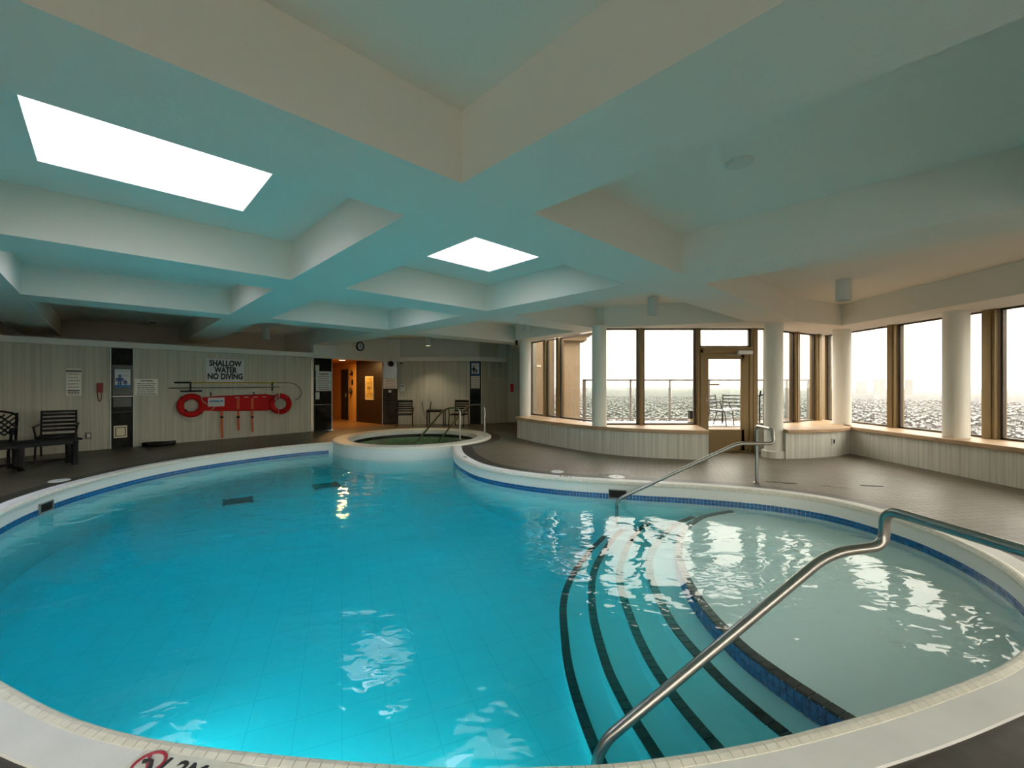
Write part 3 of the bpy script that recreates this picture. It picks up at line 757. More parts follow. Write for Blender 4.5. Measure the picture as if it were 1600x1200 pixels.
sill('trim_4', fr_, bk2, 'wood sill in the corner between the two right columns')
fr2 = [Vector((7.05, 8.78)), Vector((7.05, -2.4))]; bk3 = [Vector((7.92, 10.55)), Vector((7.92, -2.4))]
low_wall('wall_right', fr2, bk3, 'long low pale wall under the right hand windows')
sill('trim_5', fr2, bk3, 'long wood sill under the right hand windows')
mb = MB(); mb.prism([(5.24, 9.02), (5.54, 9.02), (5.54, 9.2), (5.24, 9.2)], 0, SZ); tag(mb.build('wall_door_side', M['cladpale']), 'narrow low wall beside the terrace door', 'wall', kind='structure')

wn = 0
def window(p, q, label, z0=SZ, z1=BZ, fw=.035):
    """one pane with a thin dark frame between plan points p and q"""
    global wn; wn += 1
    w_ = thing('window_%d' % wn, label, 'window', kind='structure')
    p, q = Vector((p[0], p[1], 0)), Vector((q[0], q[1], 0)); d = (q - p).normalized()
    mb = MB()
    for z in (z0 + fw / 2, z1 - fw / 2): mb.bar(p + Vector((0, 0, z)), q + Vector((0, 0, z)), .05, fw)
    for r in (p + d * fw / 2, q - d * fw / 2): mb.bar(r + Vector((0, 0, z0)), r + Vector((0, 0, z1)), fw, .05, up=d.cross(Vector((0, 0, 1))))
    mb.build('frame', M['bronze_d'], w_)
    n = d.cross(Vector((0, 0, 1))) * .004
    mb = MB(); mb.prism([(p + n)[:2], (q + n)[:2], (q - n)[:2], (p - n)[:2]], z0 + fw, z1 - fw); mb.build('pane', M['glass'], w_)
    return w_
mn = 0
def mullion(p, d, wid, dep, label, z0=SZ, z1=BZ, m='bronze'):
    """vertical bronze post at p; d is the facade direction"""
    rz = math.atan2(d[1], d[0]); T = Matrix.Translation((p[0], p[1], 0)) @ Matrix.Rotation(rz, 4, 'Z')
    t = thing('mullion', label, 'mullion', (p[0], p[1], z0), rz, kind='structure')
    mb = MB(); mb.box((0, 0, (z1 - z0) / 2), (wid, dep, z1 - z0)); mb.build('post', M[m], t, bevel=.004)
    mb = MB(); mb.box((0, -dep / 2 - .008, (z1 - z0) / 2), (wid * .55, .016, z1 - z0)); mb.build('cover_strip', M['bronze'], t)
dl = (Vector((.55, 12.1)) - Vector((1.93, 9.72))).normalized()
def LP(s): return Vector((1.93, 9.72)) + dl * s
window(LP(.06), LP(1.32), 'window beside the column, showing the beige pier outside')
window(LP(1.46), LP(1.92), 'narrow window between the two bronze mullions of the left bay')
window(LP(2.05), LP(2.72), 'window next to the farthest column')
mullion(LP(1.39), dl, .12, .16, 'wide bronze mullion near the middle of the left bay')
mullion(LP(1.98), dl, .10, .16, 'bronze mullion nearest the farthest column')
mullion((1.93, 9.60), (1, 0), .06, .14, 'slim dark mullion beside the middle column', m='bronze_d')
GY = 9.08
window((1.97, GY), (2.72, GY), 'terrace window just right of the middle column')
window((2.82, GY), (3.95, GY), 'wide terrace window left of the bronze door')
window((4.03, GY), (5.13, GY), 'transom window above the bronze door', z0=2.24)
window((5.26, GY), (5.47, GY), 'sliver of window between the bronze door and its right column')
mullion((2.77, GY), (1, 0), .09, .14, 'mullion between the two wide terrace windows')
mullion((3.99, GY), (1, 0), .07, .16, 'mullion on the hinge side of the bronze door', z0=0)
mullion((5.20, GY), (1, 0), .13, .16, 'mullion on the right side of the bronze door', z0=0)
dc = (Vector((7.75, 10.4)) - Vector((5.5, 9.15))).normalized()
def CP(s): return Vector((5.5, 9.15)) + dc * s
window(CP(.04), CP(1.10), 'window behind the large right column')
window(CP(1.27), CP(2.02), 'corner window showing the end of the terrace rail')
mullion(CP(1.185), dc, .17, .16, 'wide bronze mullion in the corner bay')
mullion(CP(2.12), dc, .20, .18, 'bronze corner mullion of the right bay')
mullion((7.76, 10.42), (0, 1), .22, .18, 'bronze corner post behind the corner column')
window((7.75, 10.30), (7.75, 8.62), 'first right hand window beside the corner column')
mullion((7.75, 8.50), (0, -1), .17, .20, 'bronze mullion between the first two right hand windows')
window((7.75, 8.40), (7.75, 6.88), 'second right hand window showing snowy suburbs')
mullion((7.75, 6.76), (0, -1), .19, .20, 'bronze mullion just right of the big right column')
window((7.75, 6.65), (7.75, 5.05), 'window at the right edge of the picture')
mullion((7.75, 4.93), (0, -1), .19, .20, 'bronze mullion outside the picture beyond the right edge')
yy = 4.82
for k in range(4):
    window((7.75, yy), (7.75, yy - 1.55), 'right hand window outside the picture, number %d toward the viewpoint' % (k + 1)); 
    mullion((7.75, yy - 1.66), (0, -1), .19, .20, 'bronze mullion outside the picture, number %d toward the viewpoint' % (k + 1)); yy -= 1.77
xx = 7.6  # unseen windows added behind the viewpoint to let in more daylight
for k in range(8):
    window((xx, NY - .1), (xx - 1.55, NY - .1), 'added unseen window behind the viewpoint, number %d from the right' % (k + 1))
    mullion((xx - 1.66, NY - .1), (-1, 0), .19, .20, 'added unseen bronze mullion behind the viewpoint, number %d from the right' % (k + 1)); xx -= 1.77
# bronze door
dr_ = thing('door_1', 'bronze framed glass door to the terrace with closer and push bar', 'door', (4.61, GY, 0), kind='structure')
mb = MB()
for x in (-.55, .50): mb.box((x, -.02, 1.10), (.07, .16, 2.2))
mb.box((-.025, -.02, 2.18), (1.12, .16, .13)); mb.box((-.025, -.02, .012), (1.12, .18, .024)); mb.build('door_frame', M['bronze'], dr_, bevel=.006)
mb = MB()
mb.box((-.46, -.06, 1.08), (.11, .05, 2.12)); mb.box((.38, -.06, 1.08), (.17, .05, 2.12)); mb.box((-.025, -.06, 2.06), (.78, .05, .16)); mb.box((-.025, -.06, .25), (.78, .05, .46))
lf = mb.build('door_leaf', M['bronze'], dr_, bevel=.005)
mb = MB(); mb.box((-.05, -.06, 1.23), (.72, .01, 1.53)); mb.build('pane', M['glass'], lf)
mb = MB(); mb.box((-.30, -.12, 1.44), (.20, .03, .035)); mb.box((-.22, -.09, 1.44), (.03, .06, .03)); mb.build('push_bar', M['wood'], lf)
mb = MB(); mb.lathe([(.016, 0), (.016, .03)], n=12, M=Matrix.Translation((-.46, -.085, 1.10)) @ Matrix.Rotation(math.pi / 2, 4, 'X')); mb.build('lock', M['steel'], lf)
mb = MB(); mb.box((.34, -.14, 2.12), (.30, .09, .08)); cl = mb.build('door_closer', M['white'], dr_, bevel=.006)
mb = MB(); mb.bar((.25, -.15, 2.06), (-.05, -.10, 2.07), .03, .012); mb.build('closer_arm', M['steel_d'], cl)

# columns
def column(x, y, r, z0, label, base=False):
    t = thing('round_column', label, 'column', (x, y, z0))
    mb = MB(); mb.lathe([(r, 0), (r, BZ - z0 + .02)], n=40); mb.build('shaft', M['column'], t)
    if base:
        mb = MB(); mb.lathe([(r + .05, 0), (r + .05, .13), (r + .03, .145)], n=40); mb.build('base_ring', M['cladpale'], t)
column(.36, 11.5, .15, SZ, 'slim white round column at the far end of the curved sill')
column(1.84, 8.86, .15, SZ, 'white round column on the curved sill left of the terrace windows')
column(5.20, 8.36, .165, 0, 'white round column standing on the floor right of the bronze door', True)
column(7.28, 9.28, .17, SZ, 'white round column on the sill in the room corner')
column(7.34, 6.95, .165, SZ, 'white round column on the long sill near the right edge')
column(7.34, 1.6, .165, SZ, 'white round column on the sill outside the picture at the right')

# ================================================================ terrace and outside
mb = MB(); mb.prism([(1.95, 9.35), (5.4, 9.35), (8.05, 10.8), (9.4, 13.3), (1.0, 13.3), (.75, 12.3)], -.4, .28)
tag(mb.build('floor_terrace', M['paver']), 'pinkish paved terrace outside the bronze door', 'floor', kind='structure')
mb = MB(); v = []
random.seed(3)
for i in range(26):
    a = 2 * math.pi * i / 26; r = 1 + random.uniform(-.12, .12); v.append((4.7 + 2.6 * r * math.cos(a), 12.15 + .85 * r * math.sin(a)))
mb.prism(v, .28, .31); tag(mb.build('snow_patch', M['snow']), 'trampled patch of snow lying on the terrace', 'snow')
rl = thing('terrace_railing', 'glass panel railing with brown posts around the terrace', 'railing', (2.2, 13.0, .28))
mb = MB(); mb.box((3.5, 0, 1.29), (7.0, .07, .05)); mb.build('top_rail', M['railbrown'], rl)
mb = MB(); mb.box((3.5, 0, .10), (7.0, .04, .04)); mb.build('bottom_rail', M['railbrown'], rl)
px_ = [0.03, 1.46, 2.67, 3.88, 5.1, 6.3, 6.97]
for i, x in enumerate(px_):
    mb = MB(); wd = .10 if i in (0,) else .05
    mb.box((x, 0, .66), (wd, .07, 1.30)); mb.build('post', M['railbrown'], rl)
    if i:
        mb = MB(); a, b = px_[i - 1] + .06, x - .04; mb.box(((a + b) / 2, 0, .68), (b - a, .01, 1.10)); mb.build('glass_panel', M['railglass'], rl)
ep = thing('exterior_pier', 'beige exterior pier with flared cap seen through the left bay window', 'pier', (1.75, 12.55, .28))
mb = MB(); mb.prism([(-.20, -.1), (.28, 0), (.28, .5), (-.2, .5)], 0, 2.45); mb.build('shaft', M['stone'], ep)
mb = MB()
for z0, z1, e in ((2.45, 2.62, .12), (2.62, 2.9, .30)): mb.prism([(-.3 - e * .2, -.15 - e), (.33 + e, -.1 - e), (.33 + e, .6), (-.3, .6)], z0, z1)
mb.build('cap', M['stone'], ep)
mb = MB(); mb.prism([(.72, 12.5), (1.30, 12.9), (1.30, 13.6), (.62, 13.6)], .28, 2.9); tag(mb.build('exterior_wall', M['stone']), 'beige exterior wall return between farthest column and pier', 'wall', kind='structure')
# metal patio chairs outside the door
def patio_chair(x, y, rz, label):
    t = thing('patio_chair', label, 'chair', (x, y, .31), rz, group='snowy chairs on the terrace')
    for s in (-1, 1):
        mb = MB(); mb.tube(fillet([(s * .24, .25, .84), (s * .24, .20, .42), (s * .24, -.22, .40), (s * .24, -.26, .0)], .05, 4), .013, 8); mb.build('side_frame', M['black'], t)
        mb = MB(); mb.tube([(s * .24, .18, .42), (s * .24, .30, 0)], .013, 8); mb.build('leg', M['black'], t)
        mb = MB(); mb.tube(fillet([(s * .25, .22, .64), (s * .27, -.1, .65), (s * .27, -.2, .4)], .06, 4), .012, 8); mb.build('arm', M['black'], t)
    mb = MB(); mb.box((0, -.01, .42), (.48, .44, .02)); mb.build('seat', M['snow'], t)
    for k in range(4):
        mb = MB(); mb.bar((-.24, .21 + .035 * k / 3, .5 + .1 * k), (.24, .21 + .035 * k / 3, .5 + .1 * k), .012, .03, up=(0, 0, 1)); mb.build('slat', M['black'], t)
patio_chair(5.75, 11.6, .7, 'black metal patio chair tipped outside right of the door pane')
patio_chair(6.35, 12.15, -.5, 'black metal patio chair nearest the terrace rail')
t = thing('pole_lamp', 'slim black pole with a small cross head on the terrace', 'pole', (6.77, 11.5, .28))
mb = MB(); mb.tube([(0, 0, 0), (0, 0, .85)], .022, 8); mb.build('pole', M['black'], t)
mb = MB(); mb.bar((-.12, 0, .83), (.12, 0, .88), .03, .04); mb.bar((0, 0, .82), (0.03, 0, .98), .03, .03); mb.build('head', M['black'], t)
t = thing('terrace_box', 'small dark stacked box on the terrace beside the bronze door', 'box', (4.40, 10.3, .28))
mb = MB(); mb.box((0, 0, .12), (.14, .14, .24)); mb.build('lower_box', M['black'], t)
mb = MB(); mb.box((0, 0, .28), (.10, .10, .08)); mb.build('collar', M['cream'], t)
mb = MB(); mb.box((0, 0, .42), (.13, .13, .20)); mb.build('upper_box', M['black'], t)

# unseen snow terrace added behind the viewpoint to bounce light into the coffers
mb = MB(); mb.prism([(9.0, -2.75), (-16.5, -2.75), (-16.5, -12), (9.0, -12)], -.4, .12)
tag(mb.build('floor_bounce_terrace', mat('bounce_snow', (.26, .26, .26), .9)), 'added unseen snow terrace behind the viewpoint, bouncing light up into the room', 'floor', kind='structure')
# city far below
GZ = -115.0
def city_ground():
    m = mat('snowy_suburb_ground', (.2, .2, .2), .9, spec=.1); nt = m.node_tree; b = nt.nodes['Principled BSDF']
    ge = nt.nodes.new('ShaderNodeNewGeometry'); L = nt.links
    n1 = nt.nodes.new('ShaderNodeTexNoise'); n1.inputs['Scale'].default_value = .035; n1.inputs['Detail'].default_value = 6
    n2 = nt.nodes.new('ShaderNodeTexVoronoi'); n2.inputs['Scale'].default_value = .045
    L.new(ge.outputs['Position'], n1.inputs['Vector']); L.new(ge.outputs['Position'], n2.inputs['Vector'])
    rp = nt.nodes.new('ShaderNodeValToRGB'); rp.color_ramp.elements[0].position = .42; rp.color_ramp.elements[1].position = .56
    rp.color_ramp.elements[0].color = (.014, .014, .014, 1); rp.color_ramp.elements[1].color = (.12, .12, .12, 1)
    L.new(n1.outputs['Fac'], rp.inputs[0])
    mxx = nt.nodes.new('ShaderNodeMix'); mxx.data_type = 'RGBA'; mxx.blend_type = 'MULTIPLY'; mxx.inputs[0].default_value = .5
    L.new(rp.outputs[0], mxx.inputs[6]); L.new(n2.outputs['Color'], mxx.inputs[7]); L.new(mxx.outputs[2], b.inputs['Base Color'])
    return m
mb = MB(); R_ = 14000
ring = [(R_ * math.cos(2 * math.pi * k / 64), R_ * math.sin(2 * math.pi * k / 64), GZ) for k in range(64)]
mb.add(ring, [tuple(range(64))]); tag(mb.build('ground', city_ground()), 'snow dusted suburban ground stretching to the hazy horizon', 'ground', kind='structure')
M['tower'] = mat('tower_wall', (.15, .145, .14), .9, spec=.1); M['roofsnow'] = mat('snowy_roof', (.17, .17, .17), .9, spec=.1); M['housewall'] = mat('house_wall', (.05, .044, .04), .9, spec=.1); M['tree'] = mat('bare_tree', (.015, .014, .013), .9, spec=.1)
random.seed(11)
hw, hr, tr_ = MB(), MB(), MB()
for i in range(5200):
    dist = 520 + 3600 * random.random() ** 1.3; ang = math.radians(random.uniform(4, 54))
    x, y = dist * math.sin(ang), dist * math.cos(ang)
    x = round(x / 34) * 34 + random.uniform(-5, 5); y = round(y / 20) * 20 + random.uniform(-3, 3)
    rz = random.choice([0, math.pi / 2]) + .25; wx, wy, hh = random.uniform(8, 13), random.uniform(8, 12), random.uniform(4, 7)
    T = Matrix.Translation((x, y, GZ)) @ Matrix.Rotation(rz, 4, 'Z')
    X, Y = wx / 2, wy / 2
    hw.add([(-X, -Y, 0), (X, -Y, 0), (X, Y, 0), (-X, Y, 0), (-X, -Y, hh), (X, -Y, hh), (X, Y, hh), (-X, Y, hh), (-X, 0, hh + 3), (X, 0, hh + 3)],
           [(0, 1, 5, 4), (1, 2, 6, 9, 5), (2, 3, 7, 6), (3, 0, 4, 8, 7)], T)
    hr.add([(-X - .5, -Y - .6, hh - .4), (X + .5, -Y - .6, hh - .4), (X + .5, 0, hh + 3.2), (-X - .5, 0, hh + 3.2), (-X - .5, Y + .6, hh - .4), (X + .5, Y + .6, hh - .4)], [(0, 1, 2, 3), (3, 2, 5, 4)], T)
    if random.random() < .8:
        tx, ty, th, tw = x + random.uniform(-14, 14), y + random.uniform(8, 11), random.uniform(6, 12), random.uniform(2.5, 5)
        tr_.add([(tx - tw, ty, GZ + 1), (tx, ty - tw, GZ + 1), (tx + tw, ty, GZ + 1), (tx, ty + tw, GZ + 1), (tx, ty, GZ + th)], [(0, 1, 4), (1, 2, 4), (2, 3, 4), (3, 0, 4)])
hs = thing('suburb_houses', 'countless tiny snow roofed houses of the distant suburb', 'houses', kind='stuff')
tag(hw.build('house_walls', M['housewall'], hs), kind='stuff'); tag(hr.build('house_roofs', M['roofsnow'], hs), kind='stuff')
tag(tr_.build('suburb_trees', M['tree']), 'countless dark leafless trees between the distant houses', 'trees', kind='stuff')
for k, (u, dist, wd, ht) in enumerate(((1374, 6500, 110, 170), (1420, 6300, 60, 165), (1346, 7000, 120, 150))):
    a = math.atan2(u - 800, 657); x, y = dist * math.sin(a), dist * math.cos(a)
    t = thing('tower_block', ['pale tower block in haze left of the first right hand mullion', 'narrow hazy tower block just right of the first right hand mullion', 'broad faint tower block beside the corner column'][k], 'building', (x, y, GZ))
    mb = MB(); mb.box((0, 0, ht / 2), (wd, 30, ht)); mb.box((wd * .15, 0, ht + 3), (wd * .3, 16, 6)); mb.build('block', M['tower'], t)
# curved road
mb = MB(); rp_ = catmull([(420, 380, 0), (520, 470, 0), (590, 600, 0), (640, 800, 0), (900, 1200, 0), (1500, 1900, 0)], 10)
L1, L2 = offset([Vector((p.x, p.y)) for p in rp_], 9, False), offset([Vector((p.x, p.y)) for p in rp_], -9, False)
ribbon(mb, L2, GZ + .4, L1, GZ + .4, closed=False); tag(mb.build('road', mat('pale_road', (.11, .105, .10), .9)), 'pale road curving through the suburb at the right', 'road', kind='structure')
# winter haze lying over the city
hm = bpy.data.materials.new('winter_haze'); hm.use_nodes = True; nt = hm.node_tree; nt.nodes.clear()
vsn = nt.nodes.new('ShaderNodeVolumeScatter'); vsn.inputs['Color'].default_value = (.27, .262, .255, 1); vsn.inputs['Density'].default_value = 1 / 6500.0
on = nt.nodes.new('ShaderNodeOutputMaterial'); nt.links.new(vsn.outputs[0], on.inputs['Volume'])
mb = MB(); hp = [(380, GZ - 6), (380, 75), (13500, 75), (13500, GZ - 6)]
mb.lathe([(hp[k % 4][0], hp[k % 4][1]) for k in range(5)][::-1], n=48, cap=False); mb.sm = [False] * len(mb.sm)
o = mb.build('haze', hm); tag(o, 'pale winter haze lying over the city', 'haze', kind='stuff')
#PART2
# ================================================================ left wall equipment (x = metres along the wall, y = height, z = out of the wall)
LW = face_frame(wl(0), WDIR, 0)
def wbox(mb, x0, x1, y0, y1, z0, z1, fr=None): mb.box(((x0 + x1) / 2, (y0 + y1) / 2, (z0 + z1) / 2), (x1 - x0, y1 - y0, z1 - z0), M=fr if fr is not None else LW); return mb
def wpath(pts, fr=None): return [(fr if fr is not None else LW) @ Vector(p) for p in pts]
def pilaster(label, fr, x0, x1, z1, m='granite', th=.05):
    t = thing('granite_pilaster', label, 'pilaster')
    hs_ = [0, z1 * .36, z1 * .72, z1]
    for i in range(3):
        mb = MB(); wbox(mb, x0, x1, hs_[i] + .003, hs_[i + 1] - .003, 0, th, fr); mb.build('slab', M[m], t, bevel=.003)
    mb = MB()
    for x in (x0 - .012, x1 + .012): wbox(mb, x - .012, x + .012, 0, z1, 0, th + .006, fr)
    mb.build('edge_strip', M['upper'], t)
    return t
pilaster('dark granite pilaster between the red phone and the caution sign', LW, -4.48, -4.115, 2.26)
pilaster('dark granite pilaster at the left side of the corridor opening', LW, 0.04, .60, 2.25)
FB = face_frame((0, 15.2), (1, 0), 0)                              # far wall: x is world x
JR = face_frame((-4.62, 15.06), (.57, .08), 0)                     # right jamb of the corridor
pilaster('dark granite pilaster at the right side of the corridor opening', JR, 0.0, .52, 2.26, 'granite2', .06)
pilaster('dark granite pilaster beside the right far chair', FB, -1.52, -1.12, 2.27)

def lines(t, fr, x0, x1, ys, th, z, m='inkgrey', ragged=.12):
    mb = MB(); random.seed(int(abs(x0) * 1000) % 997)
    for y in ys:
        a = random.uniform(0, ragged) * (x1 - x0); b = random.uniform(0, ragged) * (x1 - x0); xx = x0 + a
        while xx < x1 - b - .004:
            ln = random.uniform(.3, .9) * (x1 - x0) * .16 + .01; e = min(xx + ln, x1 - b); wbox(mb, xx, e, y - th / 2, y + th / 2, z, z + .001, fr); xx = e + .012
    mb.build('print', M[m], t)
def sign(name, label, fr, x0, x1, y0, y1, m, head=None, hs_=.05, n=5, z=.0, th=.012, inkm='inkgrey', top=.30, hm='ink'):
    t = thing(name, label, 'sign'); mb = MB(); wbox(mb, x0, x1, y0, y1, z, z + th, fr); mb.build('panel', M[m], t, bevel=.002)
    if head: text_obj('heading', head, hs_, M[hm], t, fr @ Matrix.Translation(((x0 + x1) / 2, y1 - (y1 - y0) * .13, z + th + .001)), bold=.002)
    if n:
        ys = [y1 - (y1 - y0) * (top + (.92 - top) * i / max(1, n - 1)) for i in range(n)]
        lines(t, fr, x0 + (x1 - x0) * .08, x1 - (x1 - x0) * .08, ys, min(.022, (y1 - y0) * .035), z + th, inkm)
    return t
t = sign('pool_notice', 'tall white printed notice on the wall left of the red phone', LW, -5.17, -4.945, 1.20, 1.775, 'paper', None, n=7, top=.20)
mb = MB(); wbox(mb, -5.17, -4.945, 1.70, 1.75, .012, .014); mb.build('header_band', M['inkgrey'], t)
mb = MB(); wbox(mb, -5.15, -4.97, 1.30, 1.32, .012, .0135); wbox(mb, -5.15, -4.97, 1.27, 1.285, .012, .0135); mb.build('bold_line', M['ink'], t)
# red emergency phone
t = thing('emergency_phone', 'red wall phone with dangling cord left of the dark pilaster', 'phone')
mb = MB(); wbox(mb, -4.71, -4.61, 1.265, 1.47, 0, .07); mb.build('body', M['reddark'], t, bevel=.008)
mb = MB(); wbox(mb, -4.69, -4.63, 1.30, 1.44, .07, .10); mb.build('handset', M['reddark'], t, bevel=.012)
mb = MB(); mb.tube(wpath(fillet([(-4.695, 1.265, .03), (-4.69, 1.12, .04), (-4.665, 1.05, .04), (-4.64, 1.12, .04), (-4.635, 1.265, .03)], .03, 5)), .008, 8); mb.build('cord', M['reddark'], t)
# steel dispenser cabinet on the pilaster
t = thing('steel_cabinet', 'recessed steel cabinet set in the dark pilaster above the framed plate', 'cabinet')
mb = MB(); wbox(mb, -4.465, -4.125, 1.20, 1.88, .05, .075); mb.build('body', M['cabinet'], t, bevel=.004)
mb = MB(); wbox(mb, -4.47, -4.12, 1.16, 1.185, .05, .12); mb.build('ledge', M['steel'], t, bevel=.004)
mb = MB(); wbox(mb, -4.455, -4.15, .93, 1.15, .05, .10); mb.build('lower_bin', M['cabinet'], t, bevel=.004)
def family(t, fr, cx, cy, s, z, m):
    mb = MB()
    def person(x, y, k):
        mb.lathe([(.001, -.001), (.032 * k, 0), (.032 * k, .001)], n=12, M=fr @ Matrix.Translation((x, y + .13 * k, z)))
        wbox(mb, x - .045 * k, x + .045 * k, y, y + .09 * k, z, z + .0015, fr); wbox(mb, x - .034 * k, x - .006 * k, y - .11 * k, y, z, z + .0015, fr); wbox(mb, x + .006 * k, x + .034 * k, y - .11 * k, y, z, z + .0015, fr)
        wbox(mb, x - .075 * k, x - .05 * k, y - .02 * k, y + .08 * k, z, z + .0015, fr); wbox(mb, x + .05 * k, x + .075 * k, y - .02 * k, y + .08 * k, z, z + .0015, fr)
    person(cx - .04 * s, cy, s); person(cx + .07 * s, cy - .05 * s, s * .55); mb.build('figures', M[m], t)
t = sign('child_safety_sign', 'white sign with blue adult and child figures on the steel cabinet', LW, -4.425, -4.165, 1.43, 1.78, 'signgrey', None, n=2, z=.075, top=.12, inkm='blue_ink')
t2 = t; mb = MB(); wbox(mb, -4.425, -4.165, 1.375, 1.43, .075, .086); mb.build('blue_strip', M['blue_lab'], t); 
lines(t, LW, -4.40, -4.19, [1.66, 1.63], .008, .087, 'blue_ink'); family(t, LW, -4.31, 1.52, .85, .088, 'blue_ink')
sign('caution_sign', 'cream caution notice on the wall right of the steel cabinet', LW, -4.085, -3.66, 1.19, 1.57, 'paper', 'CAUTION', .05, 6, inkm='ink')
t = thing('framed_plate', 'cream framed plate low on the dark pilaster', 'plate')
mb = MB(); wbox(mb, -4.44, -4.215, .235, .51, .05, .06); mb.build('frame', M['cream'], t)
mb = MB(); wbox(mb, -4.415, -4.24, .27, .475, .06, .063); mb.build('gasket', M['ink'], t)
mb = MB(); wbox(mb, -4.40, -4.255, .285, .46, .063, .067); mb.build('cover', M['cream'], t)
t = thing('wall_outlet', 'grey wall outlet with white plug beside the slatted chair', 'outlet')
mb = MB(); wbox(mb, -4.885, -4.79, .27, .40, 0, .02); mb.build('box', M['outgrey'], t, bevel=.004)
mb = MB(); wbox(mb, -4.86, -4.815, .29, .37, .02, .035); mb.build('plug', M['white'], t)
# shallow water sign
t = thing('no_diving_sign', 'large white SHALLOW WATER NO DIVING sign above the rescue pole', 'sign')
mb = MB(); wbox(mb, -2.70, -1.84, 1.50, 2.107, 0, .012); mb.build('panel', M['signgrey'], t, bevel=.002)
for k, (s_, w_) in enumerate((('SHALLOW', .74), ('WATER', .52), ('NO DIVING', .80))):
    tx = text_obj('lettering', s_, .205, M['ink'], t, bold=.009); d = tx.dimensions; bpy.context.view_layer.update()
    wdt = max(v.co.x for v in tx.data.vertices) - min(v.co.x for v in tx.data.vertices)
    tx.data.transform(LW @ Matrix.Translation((-2.27, 1.985 - .172 * k, .0135)) @ Matrix.Scale(w_ / wdt, 4, (1, 0, 0)))
# poles
t = thing('rescue_hook_pole', 'long yellow pole ending in a curved steel shepherd hook', 'pole')
mb = MB(); mb.tube(wpath([(-3.06, 1.488, .06), (-.98, 1.49, .06)]), .016, 10); mb.build('shaft', M['yellow'], t)
mb = MB(); mb.tube(wpath([(-3.36, 1.485, .06), (-3.05, 1.488, .06)]), .021, 10); mb.build('grip', M['black'], t)
mb = MB(); mb.tube(wpath(catmull([(-.98, 1.49, .06), (-.66, 1.485, .06), (-.46, 1.42, .06), (-.345, 1.27, .06), (-.335, 1.14, .06), (-.40, 1.04, .06), (-.50, .985, .06)], 6)), .014, 10); mb.build('hook', M['steel_d'], t)
t = thing('reach_pole', 'thin silver pole hung just below the yellow rescue pole', 'pole')
mb = MB(); mb.tube(wpath([(-3.47, 1.35, .06), (-.79, 1.365, .06)]), .013, 8); mb.build('shaft', M['steel_d'], t)
mb = MB(); mb.tube(wpath([(-.95, 1.364, .06), (-.79, 1.365, .06)]), .018, 8); mb.build('sleeve', M['white'], t)
for k, x in enumerate((-3.03, -1.13)):
    t = thing('pole_hanger', ['black pole bracket above the left ring buoy', 'black pole bracket above the right ring buoy'][k], 'bracket')
    mb = MB(); wbox(mb, x - .015, x + .015, 1.25, 1.51, 0, .02); mb.build('strip', M['black'], t)
    for y in (1.46, 1.335):
        mb = MB(); mb.tube(wpath(fillet([(x, y, .01), (x, y, .085), (x, y + .04, .085)], .02, 4)), .009, 8); mb.build('hook', M['black'], t)
t = thing('mop_bar', 'short black bar hung above the left ring buoy', 'bar')
mb = MB(); mb.tube(wpath([(-3.24, 1.272, .05), (-2.80, 1.275, .05)]), .02, 10); mb.build('bar', M['black'], t)
mb = MB(); mb.tube(wpath([(-3.03, 1.275, .05), (-3.03, 1.29, .0)]), .01, 8); mb.build('peg', M['black'], t)
# ring buoys
def buoy(label, x, y, R1, r1, tilt, rope):
    t = thing('ring_buoy', label, 'buoy', LW @ Vector((x, y, .10)))
    base = LW.to_3x3().to_4x4() @ Matrix.Rotation(tilt, 4, 'Y')
    mb = MB(); mb.tube([base @ Vector((R1 * math.cos(a), R1 * math.sin(a), 0)) for a in [2 * math.pi * k / 40 for k in range(40)]], r1, 14, closed=True); mb.build('ring', M['red'], t)
    for k in range(4):
        a = math.pi / 4 + k * math.pi / 2; mb = MB()
        mb.tube([base @ Vector(((R1 + r1 * 1.08 * math.cos(b)) * math.cos(a), (R1 + r1 * 1.08 * math.cos(b)) * math.sin(a), r1 * 1.08 * math.sin(b))) for b in [2 * math.pi * j / 12 for j in range(12)]], .012, 6, closed=True); mb.build('band', M['reddark'], t)
    mb = MB(); inv = Vector(t.location); mb.tube([LW @ Vector(p) - inv for p in catmull(rope, 5)], .008, 6); mb.build('rope', M['rope'], t)
    return t
buoy('red ring buoy hanging flat at the left end of the spine board', -3.03, .915, .225, .072, 0, [(-3.03, 1.26, .04), (-3.2, 1.15, .06), (-3.36, .95, .04), (-3.38, .70, .03), (-3.25, .66, .03), (-3.18, .60, .05), (-3.02, .50, .03), (-2.84, .55, .03), (-2.74, .75, .05), (-2.62, .79, .12), (-2.56, .86, .14), (-2.70, .92, .2), (-2.82, 1.02, .2), (-2.86, 1.15, .18), (-2.96, 1.22, .1)])
b2 = buoy('red ring buoy turned half edge on at the right end of the spine board', -1.0, .885, .225, .072, math.radians(-38), [(-1.13, 1.30, .05), (-1.16, 1.14, .22), (-1.2, 1.0, .24), (-1.12, 1.12, .26), (-1.06, 1.2, .2), (-1.1, .8, .26), (-1.1, .62, .24), (-1.04, .48, .06)])
for ch in b2.children: pass
b2.location = LW @ Vector((-1.0, .885, .24))
